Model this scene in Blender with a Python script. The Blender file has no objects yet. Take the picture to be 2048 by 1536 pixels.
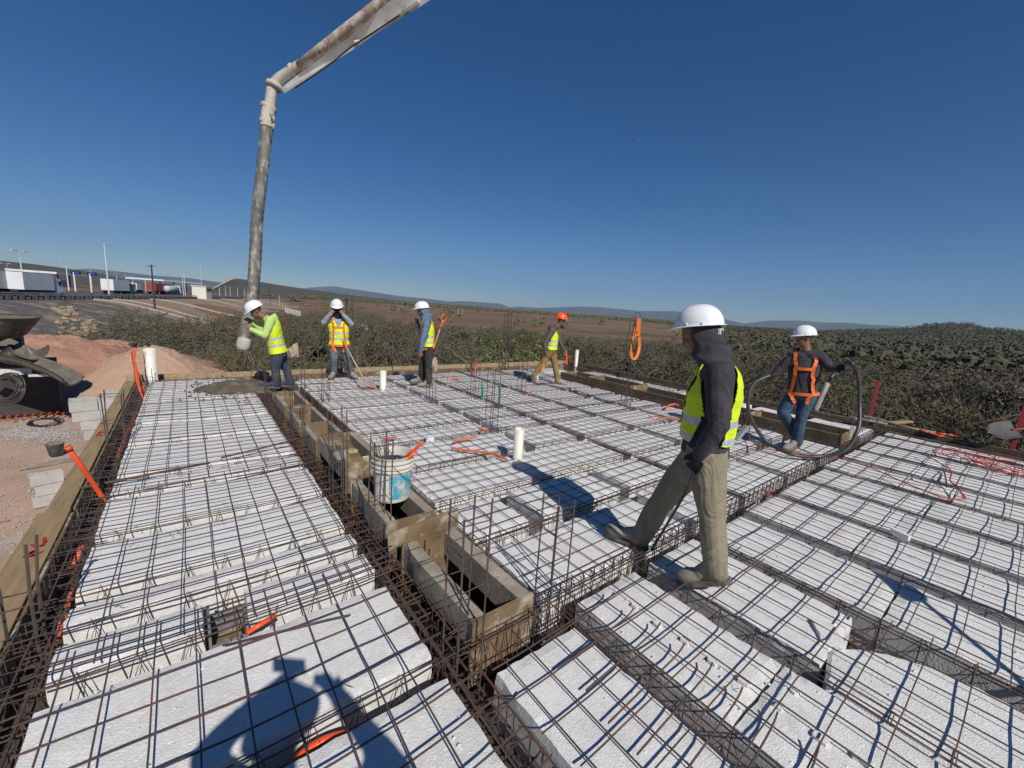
import bpy, bmesh, math, random
import numpy as np
from mathutils import Vector, Matrix, noise
from mathutils.bvhtree import BVHTree
random.seed(7)
C = bpy.context.scene
COL = C.collection

# ---------------------------------------------------------------- camera (X = cross ribs, Y = along the slab, Z up, slab top at z = 0)
CF, PITCH, ROLL, AZ, CH = 824.8, math.radians(10.29), math.radians(4.07), math.radians(38.6), 1.70
_F = Vector((math.sin(AZ), math.cos(AZ), 0)); _R = Vector((math.cos(AZ), -math.sin(AZ), 0)); _Z = Vector((0, 0, 1))
FW = _F*math.cos(PITCH) - _Z*math.sin(PITCH)
_U = _F*math.sin(PITCH) + _Z*math.cos(PITCH)
RT = _R*math.cos(ROLL) + _U*math.sin(ROLL)
UP = -_R*math.sin(ROLL) + _U*math.cos(ROLL)
CAM = Vector((0, 0, CH))
cd = bpy.data.cameras.new('camera'); cam = bpy.data.objects.new('camera', cd); COL.objects.link(cam)
cd.sensor_width = 36; cd.lens = CF/2048*36; cd.clip_start = 0.05; cd.clip_end = 60000
M = Matrix((RT, UP, -FW)).transposed().to_4x4(); M.translation = CAM
cam.matrix_world = M; C.camera = cam

# ---------------------------------------------------------------- sky, sun, exposure
SUN_EL, SUN_ROT = 41.3, 189.5
w = bpy.data.worlds.new('World'); C.world = w; w.use_nodes = True
nt = w.node_tree; nt.nodes.clear()
sky = nt.nodes.new('ShaderNodeTexSky'); sky.sky_type = 'NISHITA'; sky.sun_disc = False
sky.sun_elevation = math.radians(SUN_EL); sky.sun_rotation = math.radians(SUN_ROT)
sky.altitude = 2000; sky.air_density = 1.0; sky.dust_density = 0.3; sky.ozone_density = 3.0
bg = nt.nodes.new('ShaderNodeBackground'); bg.inputs[1].default_value = 0.064
wo = nt.nodes.new('ShaderNodeOutputWorld')
hs_ = nt.nodes.new('ShaderNodeHueSaturation'); hs_.inputs['Saturation'].default_value = 1.38; hs_.inputs['Hue'].default_value = .507
nt.links.new(sky.outputs[0], hs_.inputs['Color']); nt.links.new(hs_.outputs[0], bg.inputs[0]); nt.links.new(bg.outputs[0], wo.inputs[0])
sd = bpy.data.lights.new('sun', 'SUN'); sd.energy = 4.75; sd.angle = math.radians(0.5); sd.color = (1.0, 0.955, 0.89)
so = bpy.data.objects.new('sun', sd); COL.objects.link(so)
so.rotation_euler = (math.radians(90-SUN_EL), 0, math.radians(180-SUN_ROT))
C.view_settings.view_transform = 'Standard'; C.view_settings.look = 'None'
C.view_settings.exposure = 0.0; C.view_settings.gamma = 1.0
C.render.engine = 'CYCLES'
C.cycles.max_bounces = 6; C.cycles.diffuse_bounces = 3; C.cycles.glossy_bounces = 2; C.cycles.volume_bounces = 0

# ---------------------------------------------------------------- helpers
def ray(x, y): return FW + RT*((x-1024)/CF) - UP*((y-768)/CF)
def G(x, y, z=0.0):                 # where the line of sight through (x, y) meets the level z
    d = ray(x, y); return CAM + d*((z-CH)/d.z)
def Q(x, y, dep): return CAM + ray(x, y)*dep          # the same at a known distance
def dep(P): return (Vector(P)-CAM).dot(FW)
def hgt(bx, by, py):                # how high something standing at (bx, by) reaches
    lo, hi = -8.0, 60.0
    for _ in range(40):
        m = (lo+hi)/2; d = Vector((bx, by, m))-CAM
        y = 768 - CF*d.dot(UP)/max(d.dot(FW), 1e-3) if d.dot(FW) > .05 else -1e9
        if y > py: lo = m
        else: hi = m
    return (lo+hi)/2
def nz(x, y, z=0.0): return noise.noise(Vector((x, y, z)))

def tag(o, label=None, cat=None, group=None, kind=None):
    if label: o['label'] = label
    if cat: o['category'] = cat
    if group: o['group'] = group
    if kind: o['kind'] = kind
    return o
def empty(name, loc=(0, 0, 0), label=None, cat=None, group=None):
    o = bpy.data.objects.new(name, None); COL.objects.link(o); o.location = loc; o.empty_display_size = .1
    return tag(o, label, cat, group)

class MB:
    def __init__(s): s.v = []; s.f = []; s.m = []
    def add(s, vs, fs, mi=0):
        b = len(s.v); s.v += [tuple(v) for v in vs]
        s.f += [tuple(b+i for i in f) for f in fs]; s.m += [mi]*len(fs); return s
    def box(s, a, b, mi=0, jit=0.0):
        (x0, y0, z0), (x1, y1, z1) = a, b
        vs = [(x, y, z) for z in (z0, z1) for x, y in ((x0, y0), (x1, y0), (x1, y1), (x0, y1))]
        if jit: vs = [tuple(c+random.uniform(-jit, jit) for c in v) for v in vs]
        return s.add(vs, [(0, 3, 2, 1), (4, 5, 6, 7), (0, 1, 5, 4), (1, 2, 6, 5), (2, 3, 7, 6), (3, 0, 4, 7)], mi)
    def obox(s, c, ax, ay, az, mi=0):   # oriented box: centre and three half axes
        c, ax, ay, az = map(Vector, (c, ax, ay, az))
        vs = [c+az*k+ax*i+ay*j for k in (-1, 1) for i, j in ((-1, -1), (1, -1), (1, 1), (-1, 1))]
        return s.add(vs, [(0, 3, 2, 1), (4, 5, 6, 7), (0, 1, 5, 4), (1, 2, 6, 5), (2, 3, 7, 6), (3, 0, 4, 7)], mi)
    def bar(s, p, q, w, h, up=(0, 0, 1), mi=0):     # plank from p to q
        p, q, up = Vector(p), Vector(q), Vector(up); d = (q-p)
        sx = d.cross(up).normalized(); u = sx.cross(d).normalized()
        return s.obox((p+q)/2, d/2, sx*w/2, u*h/2, mi)
    def tube(s, pts, r, n=4, mi=0, cap=True):
        pts = [Vector(p) for p in pts]; N = len(pts)
        rr = r if isinstance(r, (list, tuple)) else [r]*N
        t0 = (pts[1]-pts[0]).normalized()
        a = t0.cross(Vector((0, 0, 1)))
        if a.length < .1: a = t0.cross(Vector((1, 0, 0)))
        a.normalize(); vs = []
        for i, p in enumerate(pts):
            t = (pts[min(i+1, N-1)]-pts[max(i-1, 0)])
            if t.length > 1e-9: t.normalize()
            else: t = t0
            a = (a - t*a.dot(t))
            if a.length < 1e-6: a = t.orthogonal()
            a.normalize(); b = t.cross(a)
            for k in range(n):
                an = 2*math.pi*(k+.5)/n
                vs.append(p + (a*math.cos(an)+b*math.sin(an))*rr[i])
        fs = []
        for i in range(N-1):
            for k in range(n):
                k2 = (k+1) % n
                fs.append((i*n+k, i*n+k2, (i+1)*n+k2, (i+1)*n+k))
        if cap:
            fs.append(tuple(range(n-1, -1, -1))); fs.append(tuple((N-1)*n+k for k in range(n)))
        return s.add(vs, fs, mi)
    def lathe(s, prof, n=24, c=(0, 0, 0), mi=0, M=None, sx=1, sy=1):
        vs = []; fs = []; c = Vector(c)
        for r, z in prof:
            for k in range(n):
                a = 2*math.pi*k/n; v = Vector((r*math.cos(a)*sx, r*math.sin(a)*sy, z))
                vs.append((M @ v if M else v)+c)
        for i in range(len(prof)-1):
            for k in range(n):
                k2 = (k+1) % n
                fs.append((i*n+k, i*n+k2, (i+1)*n+k2, (i+1)*n+k))
        return s.add(vs, fs, mi)
    def build(s, name, mats, parent=None, smooth=False, off=None):
        me = bpy.data.meshes.new(name)
        v = s.v
        if off is not None: v = [(a-off[0], b-off[1], c-off[2]) for a, b, c in v]
        me.from_pydata(v, [], s.f)
        if not isinstance(mats, (list, tuple)): mats = [mats]
        for m in mats: me.materials.append(m)
        if len(mats) > 1: me.polygons.foreach_set('material_index', s.m)
        if smooth: me.polygons.foreach_set('use_smooth', [True]*len(s.f))
        me.update()
        o = bpy.data.objects.new(name, me); COL.objects.link(o)
        if parent: o.parent = parent
        if off is not None: o.location = off
        return o

# ---------------------------------------------------------------- materials
def mat(name, col, rough=.8, var=None, scale=8.0, bump=0.0, bscale=40.0, metal=0.0, stains=None, coord='Object', detail=4, stretch=None, spec=None, bdist=.01):
    """var: second colour mixed in by noise; stains: list of (colour, scale, threshold, softness)"""
    m = bpy.data.materials.new(name); m.use_nodes = True; t = m.node_tree; n = t.nodes; L = t.links
    b = n['Principled BSDF']; b.inputs['Roughness'].default_value = rough; b.inputs['Metallic'].default_value = metal
    if spec is not None: b.inputs['Specular IOR Level'].default_value = spec
    c = (*col, 1)
    b.inputs['Base Color'].default_value = c
    if var is None and not stains and not bump: return m
    if coord == 'World':
        tc = n.new('ShaderNodeNewGeometry'); src = tc.outputs['Position']
    else:
        tc = n.new('ShaderNodeTexCoord'); src = tc.outputs[coord]
    if stretch:
        mp = n.new('ShaderNodeMapping'); mp.inputs['Scale'].default_value = stretch; L.new(src, mp.inputs[0]); src = mp.outputs[0]
    cur = None
    if var is not None:
        nz_ = n.new('ShaderNodeTexNoise'); nz_.inputs['Scale'].default_value = scale; nz_.inputs['Detail'].default_value = detail; L.new(src, nz_.inputs['Vector'])
        rp = n.new('ShaderNodeMapRange'); rp.inputs[1].default_value = .35; rp.inputs[2].default_value = .65; L.new(nz_.outputs[0], rp.inputs[0])
        mx = n.new('ShaderNodeMix'); mx.data_type = 'RGBA'; mx.inputs[6].default_value = c; mx.inputs[7].default_value = (*var, 1)
        L.new(rp.outputs[0], mx.inputs[0]); cur = mx.outputs[2]
    for sc_, ss, th, sf in (stains or []):
        nz_ = n.new('ShaderNodeTexNoise'); nz_.inputs['Scale'].default_value = ss; nz_.inputs['Detail'].default_value = 6; nz_.inputs['Roughness'].default_value = .65; L.new(src, nz_.inputs['Vector'])
        rp = n.new('ShaderNodeMapRange'); rp.inputs[1].default_value = th; rp.inputs[2].default_value = th+sf; L.new(nz_.outputs[0], rp.inputs[0])
        mx = n.new('ShaderNodeMix'); mx.data_type = 'RGBA'; mx.inputs[6].default_value = c; mx.inputs[7].default_value = (*sc_, 1)
        if cur: L.new(cur, mx.inputs[6])
        L.new(rp.outputs[0], mx.inputs[0]); cur = mx.outputs[2]
    if cur: L.new(cur, b.inputs['Base Color'])
    if bump:
        nb = n.new('ShaderNodeTexNoise'); nb.inputs['Scale'].default_value = bscale; nb.inputs['Detail'].default_value = 5; L.new(src, nb.inputs['Vector'])
        bp = n.new('ShaderNodeBump'); bp.inputs['Strength'].default_value = bump; bp.inputs['Distance'].default_value = bdist
        L.new(nb.outputs[0], bp.inputs['Height']); L.new(bp.outputs[0], b.inputs['Normal'])
    return m

def foam_mat():
    m = bpy.data.materials.new('foam'); m.use_nodes = True; t = m.node_tree; n = t.nodes; L = t.links
    b = n['Principled BSDF']; b.inputs['Roughness'].default_value = .75; b.inputs['Specular IOR Level'].default_value = .3
    tc = n.new('ShaderNodeTexCoord'); oi = n.new('ShaderNodeObjectInfo')
    geo = n.new('ShaderNodeNewGeometry'); P = geo.outputs['Position']
    def noise_(s, d=5, r=.6, src=P):
        q = n.new('ShaderNodeTexNoise'); q.inputs['Scale'].default_value = s; q.inputs['Detail'].default_value = d; q.inputs['Roughness'].default_value = r
        L.new(src, q.inputs['Vector']); return q.outputs[0]
    def rng(s, a, bb, c=0., d=1.):
        q = n.new('ShaderNodeMapRange'); q.inputs[1].default_value = a; q.inputs[2].default_value = bb; q.inputs[3].default_value = c; q.inputs[4].default_value = d
        L.new(s, q.inputs[0]); return q.outputs[0]
    def mix(a, bcol, fac):
        q = n.new('ShaderNodeMix'); q.data_type = 'RGBA'
        if isinstance(a, tuple): q.inputs[6].default_value = (*a, 1)
        else: L.new(a, q.inputs[6])
        q.inputs[7].default_value = (*bcol, 1); L.new(fac, q.inputs[0]); return q.outputs[2]
    # beads
    vo = n.new('ShaderNodeTexVoronoi'); vo.inputs['Scale'].default_value = 130; L.new(P, vo.inputs['Vector'])
    c = mix((.655, .64, .61), (.745, .732, .70), rng(noise_(3.0), .35, .65))
    c = mix(c, (.575, .575, .565), rng(noise_(45, 3, .7), .50, .72, 0, .6))
    c = mix(c, (.58, .56, .52), rng(noise_(9, 6, .7), .52, .68, 0, .6))
    c = mix(c, (.56, .51, .42), rng(noise_(2.1, 8, .75), .54, .70, 0, .75))          # dusty footprints
    mp = n.new('ShaderNodeMapping'); mp.inputs['Location'].default_value = (13, 7, 3); L.new(P, mp.inputs[0])
    c = mix(c, (.60, .42, .26), rng(noise_(3.4, 6, .65, mp.outputs[0]), .60, .76, 0, .6))     # rust bleeding
    mp2 = n.new('ShaderNodeMapping'); mp2.inputs['Location'].default_value = (3, 71, 3); L.new(P, mp2.inputs[0])
    c = mix(c, (.30, .28, .25), rng(noise_(22, 5, .7, mp2.outputs[0]), .66, .76, 0, .75))      # dirt specks
    mp3 = n.new('ShaderNodeMapping'); mp3.inputs['Rotation'].default_value = (0, 0, .5); mp3.inputs['Scale'].default_value = (1, 2.6, 1); L.new(P, mp3.inputs[0])
    c = mix(c, (.84, .835, .82), rng(noise_(34, 5, .75, mp3.outputs[0]), .54, .64, 0, .85))
    L.new(c, b.inputs['Base Color'])
    bp = n.new('ShaderNodeBump'); bp.inputs['Strength'].default_value = .35; bp.inputs['Distance'].default_value = .006
    ad = n.new('ShaderNodeMath'); ad.operation = 'MULTIPLY_ADD'; ad.inputs[1].default_value = 1.0
    L.new(noise_(60, 4, .75), ad.inputs[0]); L.new(vo.outputs[0], ad.inputs[2])
    L.new(ad.outputs[0], bp.inputs['Height']); L.new(bp.outputs[0], b.inputs['Normal'])
    return m
FOAM = foam_mat()
STEEL = mat('rebar', (.06, .042, .035), .75, var=(.13, .062, .036), scale=14, coord='World', stains=[((.05, .05, .055), 5, .5, .15)])
MESHW = mat('mesh_wire', (.06, .05, .047), .6, var=(.15, .072, .042), scale=3.5, coord='World', stains=[((.045, .047, .05), 2.1, .5, .1)])
GALV = mat('truss_wire', (.055, .05, .05), .6, var=(.12, .075, .055), scale=3, coord='World')
PLY = mat('plywood', (.235, .16, .085), .7, var=(.15, .10, .055), scale=5, stains=[((.42, .36, .27), 4, .52, .12), ((.09, .065, .04), 7, .60, .12)], coord='World', bump=.3, stretch=(1, 1, 1))
TIMBER = mat('timber', (.40, .29, .16), .75, var=(.30, .21, .12), scale=3, stains=[((.46, .42, .35), 5, .56, .12), ((.14, .10, .07), 9, .62, .1)], coord='World', bump=.4, bscale=30, stretch=(6, 1, 6))
TIMBERD = mat('dark_timber', (.20, .14, .08), .8, var=(.13, .09, .055), scale=3, stains=[((.33, .27, .19), 5, .58, .1)], coord='World', bump=.4, bscale=30)
TIMBERY = mat('timber_board', (.34, .24, .12), .75, var=(.25, .175, .09), scale=3, stains=[((.16, .11, .07), 6, .64, .12)], coord='World', bump=.3, bscale=30, stretch=(12, .8, 12))
GTIMBER = mat('weathered_timber', (.36, .31, .235), .8, var=(.26, .21, .15), scale=5, stains=[((.50, .40, .34), 3, .55, .15), ((.15, .12, .09), 14, .60, .1)], coord='World', bump=.5, bscale=60)
DECK = mat('deck', (.085, .065, .045), .8, var=(.05, .04, .03), scale=3, stains=[((.22, .21, .20), 6, .60, .15)], coord='World')
ORANGE = mat('orange_pipe', (.86, .10, .02), .35, var=(.70, .085, .02), scale=9)
ORANGE_OLD = mat('dusty_orange', (.75, .13, .045), .55, var=(.52, .12, .06), scale=16)
PVC = mat('pvc', (.74, .72, .62), .4, var=(.66, .63, .52), scale=7, stains=[((.50, .44, .33), 12, .62, .15)])
GREENP = mat('green_pipe', (.02, .22, .10), .4)
BLACKP = mat('black_rubber', (.018, .018, .02), .5, var=(.05, .048, .045), scale=12)
# ================================================================ THE SLAB FORMWORK
ZF = -0.26                                    # the deck under the blocks
RX = [1.60, 2.33, 3.10, 3.90, 4.68, 5.45, 6.21, 7.00, 7.76, 8.52, 9.30]      # ribs of the right field start at these x
LROWS = [(0.12, 1.42), (1.57, 2.19), (2.37, 2.58), (2.71, 2.87), (3.02, 3.55), (3.69, 4.28), (4.42, 4.68), (4.83, 5.66), (5.80, 6.48), (6.66, 6.98), (7.12, 7.72), (7.86, 8.5), (8.64, 9.52)]
MROWS = [(1.57, 2.17), (2.32, 2.84), (2.98, 3.64), (3.78, 4.45), (4.58, 4.98), (5.10, 5.62), (5.75, 6.34), (6.47, 7.03), (7.16, 7.72), (7.85, 8.41), (8.54, 9.1)]

def block(x0, x1, y0, y1, rough=.006, notch=None):
    """a polystyrene block with a crumbly upper edge"""
    dx = dy = .055 if (y0 < 3 and x0 < 4) else .11
    nx = max(3, int(round((x1-x0)/dx))); ny = max(3, int(round((y1-y0)/dy)))
    mb = MB(); zt = random.uniform(-.008, .006); tx = random.uniform(-.006, .006); ty = random.uniform(-.006, .006)
    vs = []; idx = {}
    def edge(x, y, i, j):
        e = 0
        ox = oy = 0
        if i in (0, nx): ox = nz(x*23, y*31, 1)*rough*2.2*(1 if i else -1)-(rough*.8 if i else -rough*.8)
        if j in (0, ny): oy = nz(x*31, y*23, 5)*rough*2.2*(1 if j else -1)-(rough*.8 if j else -rough*.8)
        z = zt + tx*(i/nx-.5) + ty*(j/ny-.5) + nz(x*5, y*5, 2)*.004 + nz(x*30, y*30, 2)*.0015
        if i in (0, nx) or j in (0, ny):
            z -= .004+abs(nz(x*17, y*17, 9))*.016
        return (x+ox, y+oy, z)
    for j in range(ny+1):
        for i in range(nx+1):
            idx[i, j] = len(vs); vs.append(edge(x0+(x1-x0)*i/nx, y0+(y1-y0)*j/ny, i, j))
    fs = [(idx[i, j], idx[i+1, j], idx[i+1, j+1], idx[i, j+1]) for j in range(ny) for i in range(nx)]
    ring = [(i, 0) for i in range(nx)]+[(nx, j) for j in range(ny)]+[(i, ny) for i in range(nx, 0, -1)]+[(0, j) for j in range(ny, 0, -1)]
    low = []
    for i, j in ring:
        x, y = x0+(x1-x0)*i/nx, y0+(y1-y0)*j/ny
        a = len(vs); vs.append((x+nz(x*9, y*9, 3)*.004, y+nz(x*9, y*9, 8)*.004, -.05)); vs.append((x, y, ZF+.006)); low.append(a)
    n = len(ring)
    for k in range(n):
        k2 = (k+1) % n
        fs.append((low[k], low[k2], idx[ring[k2]], idx[ring[k]]))
        fs.append((low[k]+1, low[k2]+1, low[k2], low[k]))
    fs.append(tuple(low[k]+1 for k in range(n-1, -1, -1)))
    mb.add(vs, fs)
    c = ((x0+x1)/2, (y0+y1)/2, 0)
    return mb.build('foam_block', FOAM, off=c)

ORD = ['first', 'second', 'third', 'fourth', 'fifth', 'sixth', 'seventh', 'eighth', 'ninth', 'tenth', 'eleventh', 'twelfth', 'thirteenth']
GRP = 'white foam blocks laid between the ribs'
for k, (a, b) in enumerate(LROWS):
    o = block(-.57, -.015 if k == 2 else .87, a, b)
    if k == 2: tag(block(.175, .87, a, b), 'narrow white foam strip right of the recessed steel box', 'foam block', GRP)
    extra = {0: 'white foam block at the bottom edge under the photographer\'s shadow', 1: 'broad white foam block with the recessed box at its far edge, left strip',
             2: 'narrow white foam strip left of the recessed steel box', 5: 'white foam block just nearer than the brown bar, left strip',
             12: 'white foam block at the far end of the left strip beside the tall pipe'}
    tag(o, extra.get(k, '%s white foam block from the near end of the left strip' % ORD[k]), 'foam block', GRP)
# middle field, columns of blocks beyond the main beam
def mcols(r):
    cuts = {0: [1.60, 3.28, 4.28, 5.46, 6.6, 7.62], 1: [1.60, 2.16, 3.36, 4.28, 5.46, 6.6, 7.62], 2: [1.62, 4.28, 5.46, 6.6, 7.62],
            3: [1.62, 3.34, 4.28, 5.46, 6.6, 7.62], 4: [1.62, 3.34, 4.28, 5.46, 6.6, 7.62]}.get(r, [1.62, 3.36, 4.28, 5.46, 6.6, 7.62])
    if r >= 9: cuts = cuts[:-1]+[7.62, 8.9]
    return cuts
for r, (a, b) in enumerate(MROWS):
    cu = mcols(r)
    for c in range(len(cu)-1):
        g = .07 if cu[c] in (1.60, 1.62) else .14
        gg = 0 if c == 0 else g
        x0 = cu[c]+gg; x1 = cu[c+1]-.02
        if (r, c) == (1, 0): x1 = 2.14
        yj = .012*((c*7+r*3) % 5-2)
        o = block(x0, x1, a, b+yj*.5)
        tag(o, 'white foam block, %s row beyond the main beam, %s block along from the duct forms' % (ORD[r], ORD[c]), 'foam block', GRP)
# between the far duct row and the right edge
yb = [0.2, 1.42, 1.58, 2.5, 2.68, 3.5, 3.66, 4.45, 4.6, 5.3, 5.46, 6.3, 6.45, 7.2, 7.36, 8.2]
for k in range(1, 8):
    o = block(8.80, 9.72, yb[2*k], yb[2*k+1])
    tag(o, 'white foam block beyond the far duct forms, %s from the red post' % ORD[k-1], 'foam block', GRP)
# right field
for k, x in enumerate(RX):
    xl = 1.06 if k == 0 else RX[k-1]+.16
    xr = x
    cuts = [1.42+.012*((k*5) % 3-1), .62 - .11*((k*37) % 4), -.62-.1*(k % 3), -1.7]
    if k == 2: cuts = [1.42, .39, -.62, -1.7]
    if k == 0: cuts = [1.30, .30, -.62]
    for j in range(len(cuts)-1):
        if k == 2 and j == 1: continue
        o = block(xl, xr, cuts[j+1]+.006, cuts[j])
        tag(o, 'white foam block in lane %d right of the duct forms, %s below the main beam' % (k+1, ORD[j]), 'foam block', GRP)
o = block(9.46, 9.72, -1.7, 1.40); tag(o, 'thin white foam strip along the right edge board', 'foam block', GRP)
# the cut block with the rounded end (third lane)
def cut_block():
    mb = MB(); pts = [(2.345, .335), (2.62, .40), (2.70, .395), (2.80, .33), (2.86, .28), (2.93, .18), (3.00, .05), (3.03, -.12), (3.04, -.7), (2.345, -.7)]
    rp = []
    for a, b in zip(pts, pts[1:]+pts[:1]):
        L_ = math.hypot(b[0]-a[0], b[1]-a[1]); n = max(1, int(L_/.04))
        for i in range(n):
            t = i/n; x = a[0]+(b[0]-a[0])*t; y = a[1]+(b[1]-a[1])*t
            rp.append((x+nz(x*20, y*20)*.008, y+nz(y*20, x*20, 4)*.008))
    rp = rp[::-1]
    n = len(rp); cx, cy = 2.7, -.2
    vs = []; fs = []
    for s, z in ((1.0, ZF+.006), (1.0, -.06), (1, -.012), (.97, -.002), (.6, .0), (.3, .002)):
        for x, y in rp: vs.append((cx+(x-cx)*s, cy+(y-cy)*s, z-abs(nz(x*17, y*17))*.008*(s > .95)))
    for k in range(5):
        for i in range(n):
            i2 = (i+1) % n; fs.append((k*n+i, k*n+i2, (k+1)*n+i2, (k+1)*n+i))
    fs.append(tuple(range(5*n, 6*n)))
    # orientation: make sure outward
    mb.add(vs, [f[::-1] for f in fs])
    o = mb.build('foam_block', FOAM, off=(cx, cy, 0))
    tag(o, 'white foam block with a hand-cut rounded corner beside an open gap, lower right', 'foam block', GRP)
cut_block()
# loose foam offcuts
def chunk(x, y, z, s, label, sc=(1, 1, .6)):
    bm = bmesh.new(); bmesh.ops.create_icosphere(bm, subdivisions=3, radius=s)
    for v in bm.verts:
        d = 1+nz(v.co.x*9/s*.1, v.co.y*9/s*.1, v.co.z/s+x)*.5+nz(v.co.x*3/s, v.co.y*3/s, v.co.z*3/s+y)*.25
        v.co = Vector((max(-s*.8, min(s*.8, v.co.x*d*1.2))*sc[0], max(-s*.7, min(s*.7, v.co.y*d*1.2))*sc[1], max(-s*.6, min(s*.7, v.co.z*d*1.2))*sc[2]))
    me = bpy.data.meshes.new('foam_offcut'); bm.to_mesh(me); bm.free(); me.materials.append(FOAM)
    o = bpy.data.objects.new('foam_offcut', me); COL.objects.link(o); o.location = (x, y, z); o.rotation_euler = (0, 0, x*7)
    tag(o, label, 'foam offcut', 'loose foam offcuts'); return o
p = G(1800, 1072, .04); chunk(p.x, p.y, .05, .05, 'torn white foam chunk standing in a rib gap of the right field', (1.6, .6, .8))
p = G(1655, 1268, .01); chunk(p.x, p.y, .01, .08, 'flat torn foam flake beside the open gap, lower right', (1.3, 1, .3))
for i, (px, py, s) in enumerate([(1555, 1415, .02), (1590, 1385, .02), (1640, 1480, .028), (1490, 1360, .018), (1270, 1213, .02), (1315, 1250, .022), (1370, 1283, .022), (1425, 1325, .022), (1488, 1365, .026), (1718, 1520, .025), (1500, 1175, .016)]):
    p = G(px, py, .005); chunk(p.x, p.y, .006, s, ['small foam crumb by the near end of the lower right lane', 'small white foam crumb on the dusty block', 'larger foam crumb near the bottom right', 'small white foam crumb at the end of a bent bar'][min(i, 3)] if i < 4 else 'white foam crumb at the end of the %s bent starter bar' % ORD[i-4], (1.2, 1, .7))

# deck, walls, perimeter boards
mb = MB()
for a_, b_ in (((-.86, -4, ZF-.14), (1.045, 9.98, ZF)), ((1.462, -4, ZF-.14), (10.35, 9.98, ZF)), ((1.046, -4, ZF-.14), (1.461, 1.48, ZF)), ((1.046, 7.42, ZF-.14), (1.461, 9.98, ZF))): mb.box(a_, b_)
for a_, b_ in (((1.02, 1.46, -1.6), (1.045, 7.44, ZF-.141)), ((1.462, 1.46, -1.6), (1.487, 7.44, ZF-.141)), ((1.02, 1.46, -1.63), (1.49, 7.44, -1.602)), ((1.046, 1.46, -1.6), (1.461, 1.479, ZF-.142)), ((1.046, 7.421, -1.6), (1.461, 7.44, ZF-.142))): mb.box(a_, b_)
o = mb.build('formwork_deck', DECK); tag(o, 'dark plywood deck seen in the gaps between the foam blocks', 'formwork deck')
BLOCKW = mat('block_wall', (.36, .35, .33), .9, var=(.30, .29, .27), scale=3, coord='World', bump=.4)
for nm, a, b, lab in (('building_wall', (-.80, -4, -4.0), (-.62, 9.9, ZF-.142), 'grey block wall under the left edge board'),
                 ('building_wall', (-.60, 9.72, -4.0), (10.1, 9.9, ZF-.142), 'grey block wall under the back edge board'),
                 ('building_wall', (10.12, -4, -4.0), (10.3, 9.9, ZF-.142), 'grey block wall under the right edge board')):
    mb = MB(); mb.box(a, b); o = mb.build(nm, BLOCKW); tag(o, lab, 'wall', 'walls carrying the slab')
def board(name, a, b, w, h, m, label, wob=.004, cat='board', group=None, side_up=(0, 0, 1)):
    a, b = Vector(a), Vector(b); n = max(2, int((b-a).length/.3)); mb = MB(); d = (b-a).normalized()
    sx = d.cross(Vector(side_up)).normalized(); u = sx.cross(d).normalized(); vs = []; fs = []
    for i in range(n+1):
        p = a.lerp(b, i/n) + sx*nz(i*.37, a.x, a.y)*wob + u*nz(i*.41, a.y, 3)*wob
        vs += [p-sx*w/2-u*h/2, p+sx*w/2-u*h/2, p+sx*w/2+u*h/2, p-sx*w/2+u*h/2]
    for i in range(n):
        for k in range(4):
            k2 = (k+1) % 4; fs.append((i*4+k, (i+1)*4+k, (i+1)*4+k2, i*4+k2))
    fs += [(0, 1, 2, 3), (n*4+3, n*4+2, n*4+1, n*4)]
    mb.add(vs, fs); o = mb.build(name, m, off=tuple((a+b)/2)); tag(o, label, cat, group); return o
EDGE = 'timber boards around the slab edge'
board('edge_board', (-.845, 4.33, -.06), (-.845, 9.85, -.06), .13, .05, TIMBERY, 'long yellowish edge plank along the far part of the left side', group=EDGE)
board('edge_board', (-.855, -.5, -.05), (-.855, 4.30, -.05), .17, .05, TIMBERY, 'wide yellowish edge plank with red paint marks along the near left side', group=EDGE)
board('edge_board', (-.755, -.5, -.17), (-.755, 4.25, -.17), .02, .26, PLY, 'thin plywood form behind the near left plank', group=EDGE)
board('edge_board', (-.755, 4.35, -.17), (-.755, 9.8, -.17), .02, .26, PLY, 'thin plywood form behind the far left plank', group=EDGE)
board('edge_board', (-.9, 9.92, -.02), (4.0, 9.90, .0), .05, .14, TIMBER, 'brown back edge board at the left end behind the workers', group=EDGE)
board('edge_board', (4.02, 9.89, .0), (10.15, 9.86, .03), .05, .14, TIMBER, 'brown back edge board running to the far right corner', group=EDGE)
board('edge_board', (-.6, 9.74, -.14), (10.0, 9.72, -.14), .02, .24, PLY, 'dark plywood form inside the back edge board', group=EDGE)
board('edge_board', (10.14, 9.8, .02), (10.10, 5.0, .02), .05, .16, TIMBERD, 'brown right edge board nearest the far corner', group=EDGE)
board('edge_board', (10.10, 4.98, .0), (10.12, 1.5, .0), .05, .14, TIMBERD, 'brown right edge board behind the man with the hose', group=EDGE)
board('edge_board', (10.12, 1.48, .0), (10.20, -2.5, .0), .05, .14, TIMBERD, 'brown right edge board nearest the lower right corner', group=EDGE)
board('edge_board', (9.95, 9.6, -.13), (9.95, -2.5, -.13), .02, .26, PLY, 'dark plywood form inside the right edge board', group=EDGE)
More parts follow.
